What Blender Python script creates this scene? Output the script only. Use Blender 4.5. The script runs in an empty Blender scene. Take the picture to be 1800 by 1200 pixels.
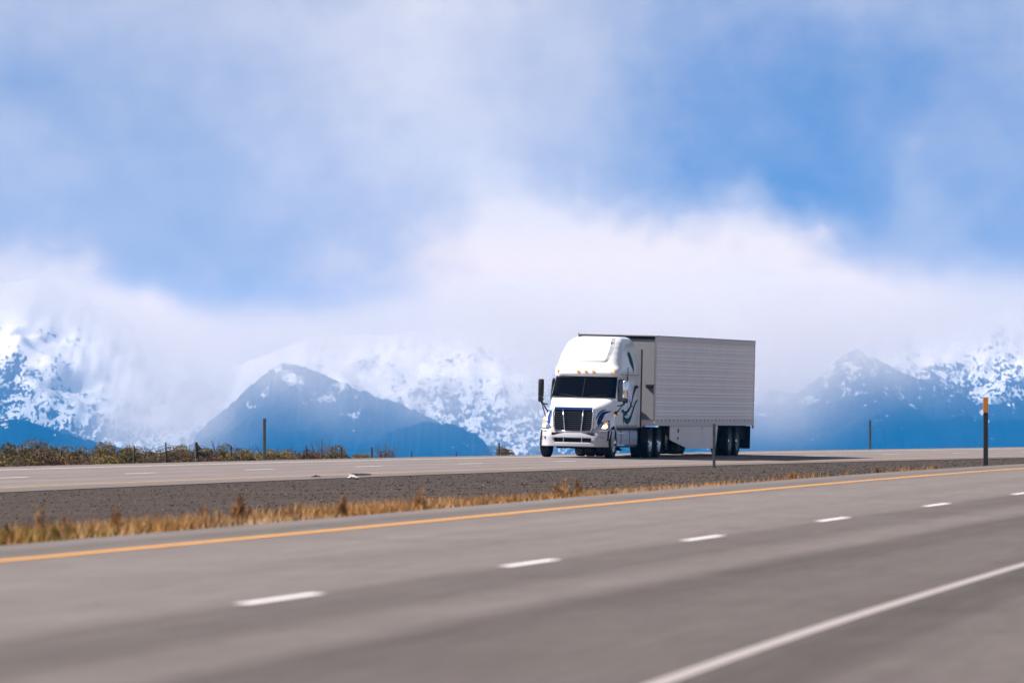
import bpy, bmesh, math, random
import numpy as np
from mathutils import Vector, Matrix
from mathutils.bvhtree import BVHTree
R = math.radians
random.seed(7); rng = np.random.default_rng(7)
scene = bpy.context.scene
col = scene.collection

# ------------------------------------------------------------------ camera
FPX = 13686.9                      # focal length in pixels of an 1800 px wide frame
cam_d = bpy.data.cameras.new('camera'); cam = bpy.data.objects.new('camera', cam_d); col.objects.link(cam)
scene.camera = cam
cam_d.sensor_width = 36.0; cam_d.lens = FPX / 1800 * 36
cam.location = (0, 0, 0)
cam.rotation_euler = (math.pi / 2 + math.atan(150 / FPX), 0, 0)
cam_d.clip_start = 1.0; cam_d.clip_end = 80000
cam_d.dof.use_dof = True; cam_d.dof.focus_distance = 253; cam_d.dof.aperture_fstop = 6.3

# ------------------------------------------------------------------ render, exposure
scene.render.engine = 'CYCLES'
scene.view_settings.view_transform = 'Standard'; scene.view_settings.look = 'None'
scene.view_settings.gamma = 1; scene.view_settings.exposure = 1.1
cy = scene.cycles
cy.use_denoising = True; cy.volume_bounces = 5; cy.max_bounces = 8; cy.volume_max_steps = 256
cy.transparent_max_bounces = 16; cy.volume_step_rate = 1.0

# ------------------------------------------------------------------ sun and sky
SUN_EL, SUN_AZ = 44.0, -93.0       # azimuth measured from +Y towards +X: the sun stands straight to the left
sd = Vector((math.sin(R(SUN_AZ)) * math.cos(R(SUN_EL)), math.cos(R(SUN_AZ)) * math.cos(R(SUN_EL)), math.sin(R(SUN_EL))))
sun_d = bpy.data.lights.new('sun', 'SUN'); sun = bpy.data.objects.new('sun', sun_d); col.objects.link(sun)
sun_d.energy = 5.0; sun_d.angle = R(0.5); sun_d.color = (1.0, 0.95, 0.90)
sun.rotation_euler = sd.to_track_quat('Z', 'Y').to_euler()
sun.location = (-50, 0, 60)


class NT:
    """small helper for building node graphs"""
    def __init__(s, tree): s.t = tree; s.n = tree.nodes; s.l = tree.links
    def new(s, typ, **kw):
        nd = s.n.new(typ)
        for k, v in kw.items(): setattr(nd, k, v)
        return nd
    def put(s, sock, v):
        if isinstance(v, bpy.types.NodeSocket): s.l.new(v, sock)
        else:
            if hasattr(sock, 'default_value') and isinstance(v, (tuple, list)) and len(v) == 3 and sock.type == 'RGBA': v = (*v, 1)
            sock.default_value = v
    def math(s, op, a, b=None, c=None, clamp=False):
        nd = s.new('ShaderNodeMath', operation=op); nd.use_clamp = clamp
        s.put(nd.inputs[0], a)
        if b is not None: s.put(nd.inputs[1], b)
        if c is not None: s.put(nd.inputs[2], c)
        return nd.outputs[0]
    def vmath(s, op, a, b=None):
        nd = s.new('ShaderNodeVectorMath', operation=op); s.put(nd.inputs[0], a)
        if b is not None: s.put(nd.inputs[1], b)
        return nd.outputs['Value'] if op in ('DOT_PRODUCT', 'LENGTH') else nd.outputs[0]
    def mapping(s, v, loc=(0, 0, 0), rot=0, scale=(1, 1, 1), typ='POINT'):
        nd = s.new('ShaderNodeMapping', vector_type=typ); s.put(nd.inputs[0], v)
        nd.inputs['Location'].default_value = loc; nd.inputs['Rotation'].default_value = (0, 0, rot)
        nd.inputs['Scale'].default_value = scale
        return nd.outputs[0]
    def noise(s, v, scale, detail=4, rough=0.5, dist=0.0, out='Fac'):
        nd = s.new('ShaderNodeTexNoise'); s.put(nd.inputs['Vector'], v)
        nd.inputs['Scale'].default_value = scale; nd.inputs['Detail'].default_value = detail
        nd.inputs['Roughness'].default_value = rough; nd.inputs['Distortion'].default_value = dist
        return nd.outputs[out]
    def ramp(s, f, stops, interp='LINEAR'):
        nd = s.new('ShaderNodeValToRGB'); s.put(nd.inputs[0], f); cr = nd.color_ramp; cr.interpolation = interp if interp != 'EASE' else 'LINEAR'
        while len(cr.elements) < len(stops): cr.elements.new(0.5)
        for e, (p, c) in zip(cr.elements, stops):
            e.position = p; e.color = (c, c, c, 1) if isinstance(c, (int, float)) else (*c, 1)
        return nd.outputs[0]
    def mix(s, f, a, b, blend='MIX'):
        nd = s.new('ShaderNodeMix', data_type='RGBA', blend_type=blend); nd.clamp_result = False
        s.put(nd.inputs[0], f); s.put(nd.inputs[6], a); s.put(nd.inputs[7], b)
        return nd.outputs[2]
    def sstep(s, f, a, b):
        nd = s.new('ShaderNodeMapRange', interpolation_type='SMOOTHSTEP'); s.put(nd.inputs[0], f)
        s.put(nd.inputs[1], a); s.put(nd.inputs[2], b)
        return nd.outputs[0]
    def xyz(s, v):
        nd = s.new('ShaderNodeSeparateXYZ'); s.put(nd.inputs[0], v); return nd.outputs
    def comb(s, x, y, z=0.0):
        nd = s.new('ShaderNodeCombineXYZ'); s.put(nd.inputs[0], x); s.put(nd.inputs[1], y); s.put(nd.inputs[2], z); return nd.outputs[0]
    def blobs(s, v, lst, start=0.0):
        acc = start
        for (cx, cy_, sx, sy, rot, amp) in lst:
            m = s.mapping(v, (cx, cy_, 0), R(rot), (sx, sy, 1), 'TEXTURE')
            e = s.math('EXPONENT', s.math('MULTIPLY', s.vmath('DOT_PRODUCT', m, m), -1.0))
            acc = s.math('MULTIPLY_ADD', e, amp, acc)
        return acc


world = bpy.data.worlds.new('World'); scene.world = world; world.use_nodes = True
w = NT(world.node_tree); w.n.clear()
sky = w.new('ShaderNodeTexSky', sky_type='NISHITA'); sky.sun_disc = False
sky.sun_elevation = R(SUN_EL); sky.sun_rotation = R(SUN_AZ); sky.air_density = 1.0; sky.dust_density = 0.6; sky.ozone_density = 2.0
dirv = w.new('ShaderNodeTexCoord').outputs['Generated']
dx, dy, dz = w.xyz(dirv)
hyp = w.math('SQRT', w.math('ADD', w.math('MULTIPLY', dx, dx), w.math('MULTIPLY', dy, dy)))
az = w.math('MULTIPLY', w.math('ARCTAN2', dx, dy), 100.0)
el = w.math('MULTIPLY', w.math('DIVIDE', dz, w.math('MAXIMUM', hyp, 0.02)), 100.0)
ae = w.comb(az, el)                                    # azimuth and elevation in hundredths of a radian
wn = w.noise(ae, 0.42, 3, 0.55, out='Color')
warp = w.vmath('SCALE', w.vmath('SUBTRACT', wn, (0.5, 0.5, 0.5))); warp.node.inputs['Scale'].default_value = 1.9
wn2 = w.noise(ae, 1.6, 4, 0.6, out='Color')
warp2 = w.vmath('SCALE', w.vmath('SUBTRACT', wn2, (0.5, 0.5, 0.5))); warp2.node.inputs['Scale'].default_value = 0.8
warp = w.vmath('ADD', warp, warp2)
aw = w.vmath('ADD', ae, warp)
def S(px, py, sx, sy, rot, amp): return ((px - 900) / 136.87, (750 - py) / 136.87, sx / 136.87, sy / 136.87, -rot, amp)
SKY_BLOBS = [
    S(880, 480, 190, 105, -15, 0.36), S(1090, 500, 220, 130, 0, 0.34), S(1330, 500, 220, 100, 5, 0.36), S(1540, 530, 180, 95, 12, 0.33), S(1150, 610, 540, 100, 0, 0.32), S(1620, 610, 130, 70, 0, 0.20),
    S(1060, 410, 150, 60, 20, 0.14), S(1320, 420, 130, 45, 10, 0.12), S(880, 340, 130, 170, 60, 0.27), S(770, 140, 180, 260, 75, 0.33), S(560, 20, 330, 80, 0, 0.14), S(640, 260, 90, 140, 80, 0.12),
    S(140, 550, 160, 75, 20, 0.42), S(165, 575, 60, 50, 0, 0.25), S(310, 600, 130, 50, 30, 0.34), S(40, 480, 140, 50, 0, 0.12),
    S(480, 310, 50, 70, 0, 0.13), S(80, 300, 110, 60, 20, 0.12), S(590, 420, 60, 140, 0, 0.08), S(300, 690, 60, 80, 0, 0.25),
    S(1450, 180, 330, 200, 0, -0.44), S(1500, 60, 340, 70, 0, -0.06), S(1230, 290, 150, 60, 20, -0.10), S(1380, 335, 240, 50, 5, -0.16),
    S(1610, 330, 60, 80, 30, 0.20), S(1780, 430, 70, 140, 0, -0.14),  S(100, 140, 200, 110, 0, -0.14),
    S(260, 250, 200, 80, 20, -0.08), S(1150, 120, 80, 180, -20, -0.10), S(480, 520, 200, 80, 0, 0.12),
]
Wt = w.blobs(aw, SKY_BLOBS, 0.46)
n1 = w.noise(w.mapping(ae, scale=(0.45, 0.9, 1)), 1.3, 4, 0.55, 0.4)
n2 = w.noise(w.mapping(ae, loc=(7, 3, 0), scale=(0.6, 0.5, 1)), 2.3, 4, 0.6)
Wt = w.math('ADD', Wt, w.math('MULTIPLY', w.math('SUBTRACT', n1, 0.5), 0.32))
Wt = w.math('ADD', Wt, w.math('MULTIPLY', w.math('SUBTRACT', n2, 0.5), 0.27))
cloudc = w.ramp(Wt, [(0.0, (1.85, 3.0, 5.7)), (0.18, (2.9, 3.75, 6.15)), (0.40, (4.5, 4.95, 6.6)), (0.66, (6.2, 6.15, 7.3)), (0.92, (8.4, 7.9, 8.3)), (1.0, (9.1, 8.6, 8.8))])
# cloud low on the horizon is coloured warmer and brighter to offset the blue haze
lowf = w.sstep(el, 3.4, 1.3)
lowc = w.mix(w.sstep(Wt, 0.50, 1.0), (1.14, 1.02, 0.92), (1.80, 1.40, 0.95))
cloudc = w.mix(lowf, cloudc, w.mix(1.0, cloudc, lowc, 'MULTIPLY'))
# overhead the cloud breaks up into the clear sky
brk = w.noise(w.mapping(dirv, scale=(2.2, 2.2, 5)), 1.0, 5, 0.55)
cover = w.math('MULTIPLY', w.sstep(el, 13.0, 6.0), 1.0)
over = w.math('MULTIPLY', w.sstep(brk, 0.42, 0.62), 0.75)
skyc = w.mix(over, sky.outputs[0], (4.6, 4.0, 3.6))  # unseen warm grey cloud overhead, added to lift the trailer's shaded side
bg = w.new('ShaderNodeBackground'); w.put(bg.inputs[0], w.mix(cover, skyc, cloudc)); bg.inputs[1].default_value = 0.05
wo = w.new('ShaderNodeOutputWorld'); w.l.new(bg.outputs[0], wo.inputs[0])

# ------------------------------------------------------------------ tagging and materials
def tag(o, label=None, cat=None, group=None, kind=None):
    if label: o['label'] = label
    if cat: o['category'] = cat
    if group: o['group'] = group
    if kind: o['kind'] = kind
    return o

def mat(name, color=(0.5, 0.5, 0.5), rough=0.6, metal=0.0, coat=0.0, spec=0.5, var=0.0, vscale=4.0, bump=0.0, bscale=20.0, emit=None, es=0.0):
    m = bpy.data.materials.new(name); m.use_nodes = True; t = NT(m.node_tree); b = t.n['Principled BSDF']
    b.inputs['Roughness'].default_value = rough; b.inputs['Metallic'].default_value = metal
    b.inputs['Coat Weight'].default_value = coat; b.inputs['Specular IOR Level'].default_value = spec
    co = t.new('ShaderNodeTexCoord').outputs['Object']
    if var:
        f = t.noise(co, vscale, 5, 0.6)
        lo = tuple(c * (1 - var) for c in color); hi = tuple(min(1, c * (1 + var * 0.5)) for c in color)
        t.put(b.inputs['Base Color'], t.ramp(f, [(0.3, lo), (0.7, hi)]))
    else: b.inputs['Base Color'].default_value = (*color, 1)
    if bump:
        bn = t.new('ShaderNodeBump'); bn.inputs['Strength'].default_value = bump; bn.inputs['Distance'].default_value = 0.02
        t.put(bn.inputs['Height'], t.noise(co, bscale, 4, 0.6)); t.l.new(bn.outputs[0], b.inputs['Normal'])
    if emit: b.inputs['Emission Color'].default_value = (*emit, 1); b.inputs['Emission Strength'].default_value = es
    return m

def mesh(name, V, F, m, parent=None, smooth=False, uv=None):
    me = bpy.data.meshes.new(name)
    me.from_pydata([tuple(v) for v in V], [], [tuple(f) for f in F])
    if uv is not None:
        ul = me.uv_layers.new(name='UVMap'); vi = np.empty(len(me.loops), dtype=np.int32); me.loops.foreach_get('vertex_index', vi)
        ul.data.foreach_set('uv', np.asarray(uv, dtype=np.float32)[vi].ravel())
    me.update()
    if smooth: me.polygons.foreach_set('use_smooth', [True] * len(me.polygons))
    for mm in (m if isinstance(m, (list, tuple)) else [m]): me.materials.append(mm)
    o = bpy.data.objects.new(name, me); col.objects.link(o)
    if parent: o.parent = parent
    return o

def bulk(name, V, F, m, n=3):
    """fast mesh from arrays; F has n columns"""
    me = bpy.data.meshes.new(name); V = np.asarray(V, np.float32); F = np.asarray(F, np.int32)
    me.vertices.add(len(V)); me.vertices.foreach_set('co', V.ravel())
    me.loops.add(F.size); me.loops.foreach_set('vertex_index', F.ravel())
    me.polygons.add(len(F)); me.polygons.foreach_set('loop_start', np.arange(0, F.size, n, dtype=np.int32))
    me.polygons.foreach_set('loop_total', np.full(len(F), n, dtype=np.int32))
    me.update(calc_edges=True); me.validate()
    for mm in (m if isinstance(m, (list, tuple)) else [m]): me.materials.append(mm)
    o = bpy.data.objects.new(name, me); col.objects.link(o)
    return o

def empty(name, loc=(0, 0, 0), rot=(0, 0, 0)):
    o = bpy.data.objects.new(name, None); o.location = loc; o.rotation_euler = rot; o.empty_display_size = 0.5; col.objects.link(o); return o

class MB:
    def __init__(s): s.V = []; s.F = []
    def add(s, V, F):
        k = len(s.V); s.V += [tuple(v) for v in V]; s.F += [tuple(i + k for i in f) for f in F]
    def box(s, x0, x1, y0, y1, z0, z1, bev=0.0):
        if bev <= 0:
            V = [(x, y, z) for x in (x0, x1) for y in (y0, y1) for z in (z0, z1)]
            s.add(V, [(0, 1, 3, 2), (4, 6, 7, 5), (0, 4, 5, 1), (2, 3, 7, 6), (0, 2, 6, 4), (1, 5, 7, 3)]); return
        bm = bmesh.new(); bmesh.ops.create_cube(bm, size=1)
        for v in bm.verts: v.co = Vector(((x0 + x1) / 2 + v.co.x * (x1 - x0), (y0 + y1) / 2 + v.co.y * (y1 - y0), (z0 + z1) / 2 + v.co.z * (z1 - z0)))
        bmesh.ops.bevel(bm, geom=bm.edges[:], offset=bev, segments=2, affect='EDGES', profile=0.5)
        bm.verts.index_update(); s.add([v.co[:] for v in bm.verts], [[v.index for v in f.verts] for f in bm.faces]); bm.free()
    def tube(s, pts, r, n=8, caps=True):
        pts = [Vector(p) for p in pts]; rr = r if isinstance(r, (list, tuple)) else [r] * len(pts); V = []; F = []
        for i, p in enumerate(pts):
            d = (pts[min(i + 1, len(pts) - 1)] - pts[max(i - 1, 0)]).normalized()
            a = d.orthogonal().normalized() if i == 0 else (a - d * a.dot(d)).normalized()
            b = d.cross(a)
            for k in range(n):
                t = 2 * math.pi * k / n; V.append(p + (a * math.cos(t) + b * math.sin(t)) * rr[i])
        for i in range(len(pts) - 1):
            for k in range(n): F.append((i * n + k, i * n + (k + 1) % n, (i + 1) * n + (k + 1) % n, (i + 1) * n + k))
        if caps: F.append(tuple(range(n - 1, -1, -1))); F.append(tuple((len(pts) - 1) * n + k for k in range(n)))
        s.add(V, F)
    def lathe(s, prof, c=(0, 0, 0), n=40, closed=False):
        """prof: (radius, offset along Y); axis parallel to Y"""
        V = []; F = []
        for (r, y) in prof:
            for k in range(n):
                t = 2 * math.pi * k / n; V.append((c[0] + r * math.cos(t), c[1] + y, c[2] + r * math.sin(t)))
        m = len(prof)
        for i in range(m if closed else m - 1):
            for k in range(n):
                j = (i + 1) % m; F.append((i * n + k, i * n + (k + 1) % n, j * n + (k + 1) % n, j * n + k))
        s.add(V, F)
    def prism(s, poly, y0, y1):
        """polygon in (x, z) extruded along y"""
        n = len(poly); V = [(x, y0, z) for x, z in poly] + [(x, y1, z) for x, z in poly]
        s.add(V, [tuple(range(n)), tuple(range(2 * n - 1, n - 1, -1))] + [(i, i + n, (i + 1) % n + n, (i + 1) % n) for i in range(n)])
    def build(s, name, m, parent=None, smooth=False):
        return mesh(name, s.V, s.F, m, parent, smooth)
    def build_each(s, name, m, parent=None, smooth=False):
        """every separate piece becomes an object of its own"""
        up = list(range(len(s.V)))
        def find(a):
            while up[a] != a: up[a] = up[up[a]]; a = up[a]
            return a
        for f in s.F:
            for v in f[1:]: up[find(v)] = find(f[0])
        grp = {}
        for f in s.F: grp.setdefault(find(f[0]), []).append(f)
        out = []
        for fs in grp.values():
            ids = sorted({v for f in fs for v in f}); mp = {v: i for i, v in enumerate(ids)}
            out.append(mesh(name, [s.V[v] for v in ids], [tuple(mp[v] for v in f) for f in fs], m, parent, smooth))
        return out

# ------------------------------------------------------------------ the road's course (a gentle right-hand bend)
TH0, K1, K2, X0 = 0.08705295, 7.055099e-4, -7.724578e-7, -9.488836
_s = np.arange(-400, 2001, 1.0)
_c = np.minimum(_s, 400.0)
_th = np.where(_s <= 400, TH0 + K1 * _s + K2 * _s * _s, TH0 + K1 * 400 + K2 * 400 ** 2 + (K1 + 2 * K2 * 400) * (_s - 400) * np.exp(-np.maximum(_s - 400, 0) / 600))
_th = np.where(_s < 0, TH0 + K1 * _s, _th)
_X = np.concatenate([[0], np.cumsum((np.sin(_th[1:]) + np.sin(_th[:-1])) / 2)]); _Y = np.concatenate([[0], np.cumsum((np.cos(_th[1:]) + np.cos(_th[:-1])) / 2)])
_i0 = int(np.where(_s == 0)[0][0]); _X = _X - _X[_i0] + X0; _Y = _Y - _Y[_i0]
def _lin(f, s, a, b):
    s = np.asarray(s, float); c = np.clip(s, a, b); e = 0.5
    da = (f(a + e) - f(a)) / e; db = (f(b) - f(b - e)) / e
    # outside the surveyed stretch the grade continues and eases out
    ea = -40 * (1 - np.exp(-(np.maximum(a - s, 0)) / 40)); eb = 60 * (1 - np.exp(-(np.maximum(s - b, 0)) / 60))
    return f(c) + da * ea + db * eb
def zn0(s): return -0.7235587 - 0.009281447 * s + 1.1279876e-4 * s ** 2 - 3.445038e-7 * s ** 3
def zf0(s): return -1.55669 - 0.003494723 * s + 6.165944e-5 * s ** 2 - 2.3435222e-7 * s ** 3 + 2.827366e-10 * s ** 4
def mf0(s): return 24.342756 + 0.0016927137 * (s - 150) - 1.6708475e-4 * (s - 150) ** 2
def Zn(s, o): return _lin(zn0, s, 32, 160) - 0.014893297 * o - 0.020 * np.clip((46 - np.asarray(s, float)) / 14, 0, 1) ** 2
def Mf(s): return _lin(mf0, s, 145, 350)
def Zf(s, o): return _lin(zf0, s, 148, 345) - 0.024078396 * o        # o measured from the far yellow line
def xy(s, o):
    X = np.interp(s, _s, _X); Y = np.interp(s, _s, _Y); h = np.interp(s, _s, _th)
    return X + o * np.cos(h), Y - o * np.sin(h), h
def Pn(s, o, dz=0.0): X, Y, h = xy(s, o); return np.stack([X, Y, Zn(s, o) + dz], -1)
def Pf(s, o, dz=0.0): X, Y, h = xy(s, o - Mf(s)); return np.stack([X, Y, Zf(s, o) + dz], -1)
LW = 3.47489

def strip(name, f, s0, s1, ds, offs, m, dz=0.0, skirt=False, **kw):
    ss = np.arange(s0, s1 + ds * 0.5, ds); offs = list(offs); V = []; U = []
    S_, O_ = np.meshgrid(ss, offs, indexing='ij')
    P = f(S_.ravel(), O_.ravel(), dz); n = len(offs); F = []
    if skirt: P = P.reshape(len(ss), n, 3); P[:, 0, 2] -= 0.35; P[:, -1, 2] -= 0.35; P = P.reshape(-1, 3)
    for i in range(len(ss) - 1):
        for j in range(n - 1): a = i * n + j; F.append((a, a + 1, a + n + 1, a + n))
    return mesh(name, P, F, m, uv=np.stack([O_.ravel(), S_.ravel()], -1), smooth=not skirt, **kw)

# ------------------------------------------------------------------ road materials
def asphalt(name, base, bands, shoulder=None):
    m = bpy.data.materials.new(name); m.use_nodes = True; t = NT(m.node_tree); b = t.n['Principled BSDF']
    uv = t.new('ShaderNodeTexCoord').outputs['UV']; u, v, _ = t.xyz(uv)
    wob = t.math('MULTIPLY', t.math('SUBTRACT', t.noise(t.comb(0.0, v), 0.03, 3), 0.5), 0.35)
    uu = t.math('ADD', u, wob)
    lo, hi = bands[0][0], bands[-1][0]
    f = t.math('DIVIDE', t.math('SUBTRACT', uu, lo), hi - lo)
    fac = t.ramp(f, [((o - lo) / (hi - lo), c) for o, c in bands])
    st = t.noise(t.comb(t.math('MULTIPLY', u, 2.2), t.math('MULTIPLY', v, 0.02)), 1.0, 5, 0.6)     # long streaks
    pt = t.noise(t.comb(u, t.math('MULTIPLY', v, 0.35)), 0.7, 4, 0.6)
    co = t.new('ShaderNodeTexCoord').outputs['Object']
    gr = t.noise(co, 40.0, 3, 0.7)
    k = t.math('MULTIPLY_ADD', t.math('SUBTRACT', st, 0.5), 0.42, 1.0)
    k = t.math('MULTIPLY', k, t.math('MULTIPLY_ADD', t.math('SUBTRACT', pt, 0.5), 0.34, 1.0))
    k = t.math('MULTIPLY', k, t.math('MULTIPLY_ADD', t.math('SUBTRACT', gr, 0.5), 0.6, 1.0))
    g5 = t.noise(t.comb(t.math('MULTIPLY', u, 7.0), t.math('MULTIPLY', v, 0.40)), 1.0, 4, 0.75)
    k = t.math('MULTIPLY', k, t.math('MULTIPLY_ADD', t.math('SUBTRACT', g5, 0.5), 0.55, 1.0))
    c = t.mix(1.0, t.mix(1.0, base, fac, 'MULTIPLY'), t.comb(k, k, k), 'MULTIPLY')
    # transverse cracks, thin and irregular
    cr = t.noise(t.comb(t.math('MULTIPLY', u, 0.35), v), 0.33, 2, 0.5)
    crk = t.sstep(t.math('ABSOLUTE', t.math('SUBTRACT', cr, 0.5)), 0.0, 0.004)
    crk = t.math('MULTIPLY_ADD', crk, 0.25, 0.75)
    c = t.mix(1.0, c, t.comb(crk, crk, crk), 'MULTIPLY')
    t.put(b.inputs['Base Color'], c); b.inputs['Roughness'].default_value = 0.9; b.inputs['Specular IOR Level'].default_value = 0.05
    bn = t.new('ShaderNodeBump'); bn.inputs['Strength'].default_value = 0.35; bn.inputs['Distance'].default_value = 0.01
    t.put(bn.inputs['Height'], gr); t.l.new(bn.outputs[0], b.inputs['Normal'])
    return m

NEAR_BANDS = [(-1.3, 0.95), (-0.9, 1.08), (-0.55, 0.82), (-0.2, 0.92), (0.3, 1.05), (1.2, 1.12), (2.2, 1.02), (2.9, 1.05), (3.4, 0.98), (3.6, 0.72), (4.2, 0.68), (4.55, 0.90), (4.88, 0.92), (5.15, 0.60), (5.5, 0.60), (5.9, 0.70), (6.5, 0.72), (7.0, 0.64), (7.15, 0.52), (7.5, 0.55), (7.62, 0.72), (8.6, 0.82), (10.0, 0.85)]
FAR_BANDS = [(-8.6, 0.80), (-7.3, 1.0), (-6.6, 1.05), (-6.1, 0.92), (-5.2, 1.06), (-4.4, 0.93), (-3.5, 1.05), (-2.9, 0.90), (-2.0, 1.06), (-1.1, 0.93), (-0.3, 1.08), (0.2, 1.0), (0.5, 0.82), (1.45, 0.88)]
M_near = asphalt('asphalt_near', (0.139, 0.120, 0.114), NEAR_BANDS)
M_far = asphalt('asphalt_far', (0.172, 0.146, 0.139), FAR_BANDS)

def paint(name, c, worn=0.35):
    m = bpy.data.materials.new(name); m.use_nodes = True; t = NT(m.node_tree); b = t.n['Principled BSDF']
    co = t.new('ShaderNodeTexCoord').outputs['Object']
    f = t.noise(co, 9.0, 5, 0.7); g = t.noise(co, 0.35, 3, 0.5)
    k = t.sstep(t.math('ADD', f, t.math('MULTIPLY', g, 0.35)), 0.42, 0.62)
    t.put(b.inputs['Base Color'], t.mix(t.math('MULTIPLY_ADD', k, worn, 1 - worn), (0.13, 0.12, 0.115), c))
    b.inputs['Roughness'].default_value = 0.8; b.inputs['Specular IOR Level'].default_value = 0.1
    return m
M_yel = paint('yellow_paint', (0.60, 0.285, 0.075), 0.3)
M_yel2 = paint('worn_yellow_paint', (0.42, 0.25, 0.10), 0.4)
M_wht = paint('white_paint', (0.31, 0.275, 0.265), 0.3)
M_wht2 = paint('bright_white_paint', (0.58, 0.55, 0.54), 0.25)

# gravel, grass ground
def gravelmat(name, c0, c1, c2, scale=9.0):
    m = bpy.data.materials.new(name); m.use_nodes = True; t = NT(m.node_tree); b = t.n['Principled BSDF']
    co = t.new('ShaderNodeTexCoord').outputs['Object']
    a = t.noise(co, scale, 4, 0.75); g = t.noise(co, 0.22, 3, 0.55)
    c = t.ramp(a, [(0.30, c0), (0.52, c1), (0.74, c2)])
    k = t.math('MULTIPLY_ADD', g, 0.5, 0.75)
    t.put(b.inputs['Base Color'], t.mix(1.0, c, t.comb(k, k, k), 'MULTIPLY')); b.inputs['Roughness'].default_value = 0.95; b.inputs['Specular IOR Level'].default_value = 0.0
    bn = t.new('ShaderNodeBump'); bn.inputs['Strength'].default_value = 0.8; bn.inputs['Distance'].default_value = 0.04
    t.put(bn.inputs['Height'], a); t.l.new(bn.outputs[0], b.inputs['Normal'])
    return m
M_grav = gravelmat('median_gravel', (0.034, 0.027, 0.025), (0.062, 0.050, 0.045), (0.120, 0.099, 0.088))
M_soil = gravelmat('dry_soil', (0.07, 0.053, 0.034), (0.12, 0.092, 0.06), (0.17, 0.13, 0.09), 3.0)

# ------------------------------------------------------------------ ground and roads
NE, FE, FB = -1.15, 1.38, -8.45       # near pavement edge; far pavement's near and back edges
near_road = strip('near_road', Pn, -60, 330, 2.0, [-1.16, -1.15, -0.5, 0, 1, 2, 3.47, 5, 6.95, 7.6, 8.45, 8.46], M_near, skirt=True); tag(near_road, kind='structure')
far_road = strip('far_road', Pf, 20, 700, 2.0, [FB - 0.01, FB, -6.95, -5, -3.47, -2, 0, 0.7, FE, FE + 0.01], M_far, skirt=True); tag(far_road, kind='structure')

def marking(name, f, s0, s1, o, wdt, m, dz=0.004, ds=2.0):
    o_ = strip(name, f, s0, s1, ds, [o - wdt / 2, o + wdt / 2], m, dz); tag(o_, kind='structure'); return o_
marking('road_marking_yellow', Pn, -60, 330, 0.0, 0.125, M_yel)
marking('road_marking_edge', Pn, -60, 330, 2 * LW - 0.01, 0.095, M_wht)
marking('road_marking_far_yellow', Pf, 20, 700, 0.0, 0.13, M_yel2)
marking('road_marking_far_edge', Pf, 20, 700, -2 * LW, 0.12, M_wht2)
def dashes(name, f, s0, o, n0, n1, m):
    V = []; F = []
    for k in range(n0, n1):
        a = s0 + 12.19 * k
        for j in range(3):
            q = len(V)
            for s_, oo in ((a + j * 1.017, o - 0.055), (a + (j + 1) * 1.017, o - 0.055), (a + (j + 1) * 1.017, o + 0.055), (a + j * 1.017, o + 0.055)):
                V.append(f(np.array(s_), np.array(oo), 0.004))
            F.append((q, q + 1, q + 2, q + 3))
    tag(mesh(name, V, F, m), kind='structure')
dashes('road_marking_lane_dashes', Pn, 44.3106, LW, -6, 20, M_wht2)
dashes('road_marking_far_dashes', Pf, 176.189, -LW, -10, 30, M_wht2)

# median: from the near pavement to the far pavement
def median(S_, T_):
    a = Pn(S_, np.full_like(S_, NE)); b = Pf(S_, np.full_like(S_, FE)); P = a + (b - a) * T_[..., None]
    W = np.linalg.norm((b - a)[..., :2], axis=-1)
    dip = 0.16 * np.sin(np.pi * np.clip(T_, 0, 1)) ** 1.0
    rough_ = 0.02 * np.sin(S_ * 0.9 + T_ * 17) * np.sin(T_ * 31 + S_ * 0.23)
    P[..., 2] -= (dip + rough_ * np.sin(np.pi * np.clip(T_, 0, 1)) + 0.012 + 0.03 * np.clip(T_ * W / 0.3, 0, 1) * np.clip((1 - T_) * W / 0.3, 0, 1))
    return P
ms = np.arange(-40, 500, 1.5); mt = np.array([0, 0.012, 0.03, 0.06] + list(np.linspace(0.1, 0.94, 22)) + [0.97, 0.985, 1.0])
S_, T_ = np.meshgrid(ms, mt, indexing='ij')
P = median(S_.ravel(), T_.ravel()); n = len(mt)
F = [(i * n + j, i * n + j + 1, (i + 1) * n + j + 1, (i + 1) * n + j) for i in range(len(ms) - 1) for j in range(n - 1)]
tag(mesh('median_ground', P, F, M_grav, smooth=True), kind='structure')

# verge beyond the far road (the ground drops behind the pavement) and on the camera's side
def Gv(s, o):
    """ground height behind the far road; o < FB"""
    d = np.maximum(FB - o, 0)
    return Zf(s, FB + 0 * o) - 0.015 - 0.62 * (1 - np.exp(-d / 2.2)) - 0.006 * d - 0.004 * np.clip(s - 215, 0, 400) * np.clip(d / 8, 0, 1)
def Pv(s, o, dz=0.0):
    X, Y, h = xy(s, o - Mf(s)); return np.stack([X, Y, Gv(s, o) + dz], -1)
vo = [-160, -120, -90, -70, -55, -45, -38, -32, -27, -23, -20, -17.5, -15.5, -14, -12.5, -11.5, -10.6, -9.9, -9.3, -8.8, FB]
verge = strip('roadside_ground', Pv, 20, 560, 4.0, vo, M_soil); tag(verge, kind='structure')
def Pc(s, o, dz=0.0):
    X, Y, h = xy(s, o); d = np.maximum(o - 8.45, 0); return np.stack([X, Y, Zn(s, 8.45 + 0 * o) - 0.012 - 0.03 * d + dz], -1)
tag(strip('near_verge', Pc, -60, 330, 4.0, [8.45, 9.0, 10, 12, 15, 20, 30, 60], M_soil), kind='structure')
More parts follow.
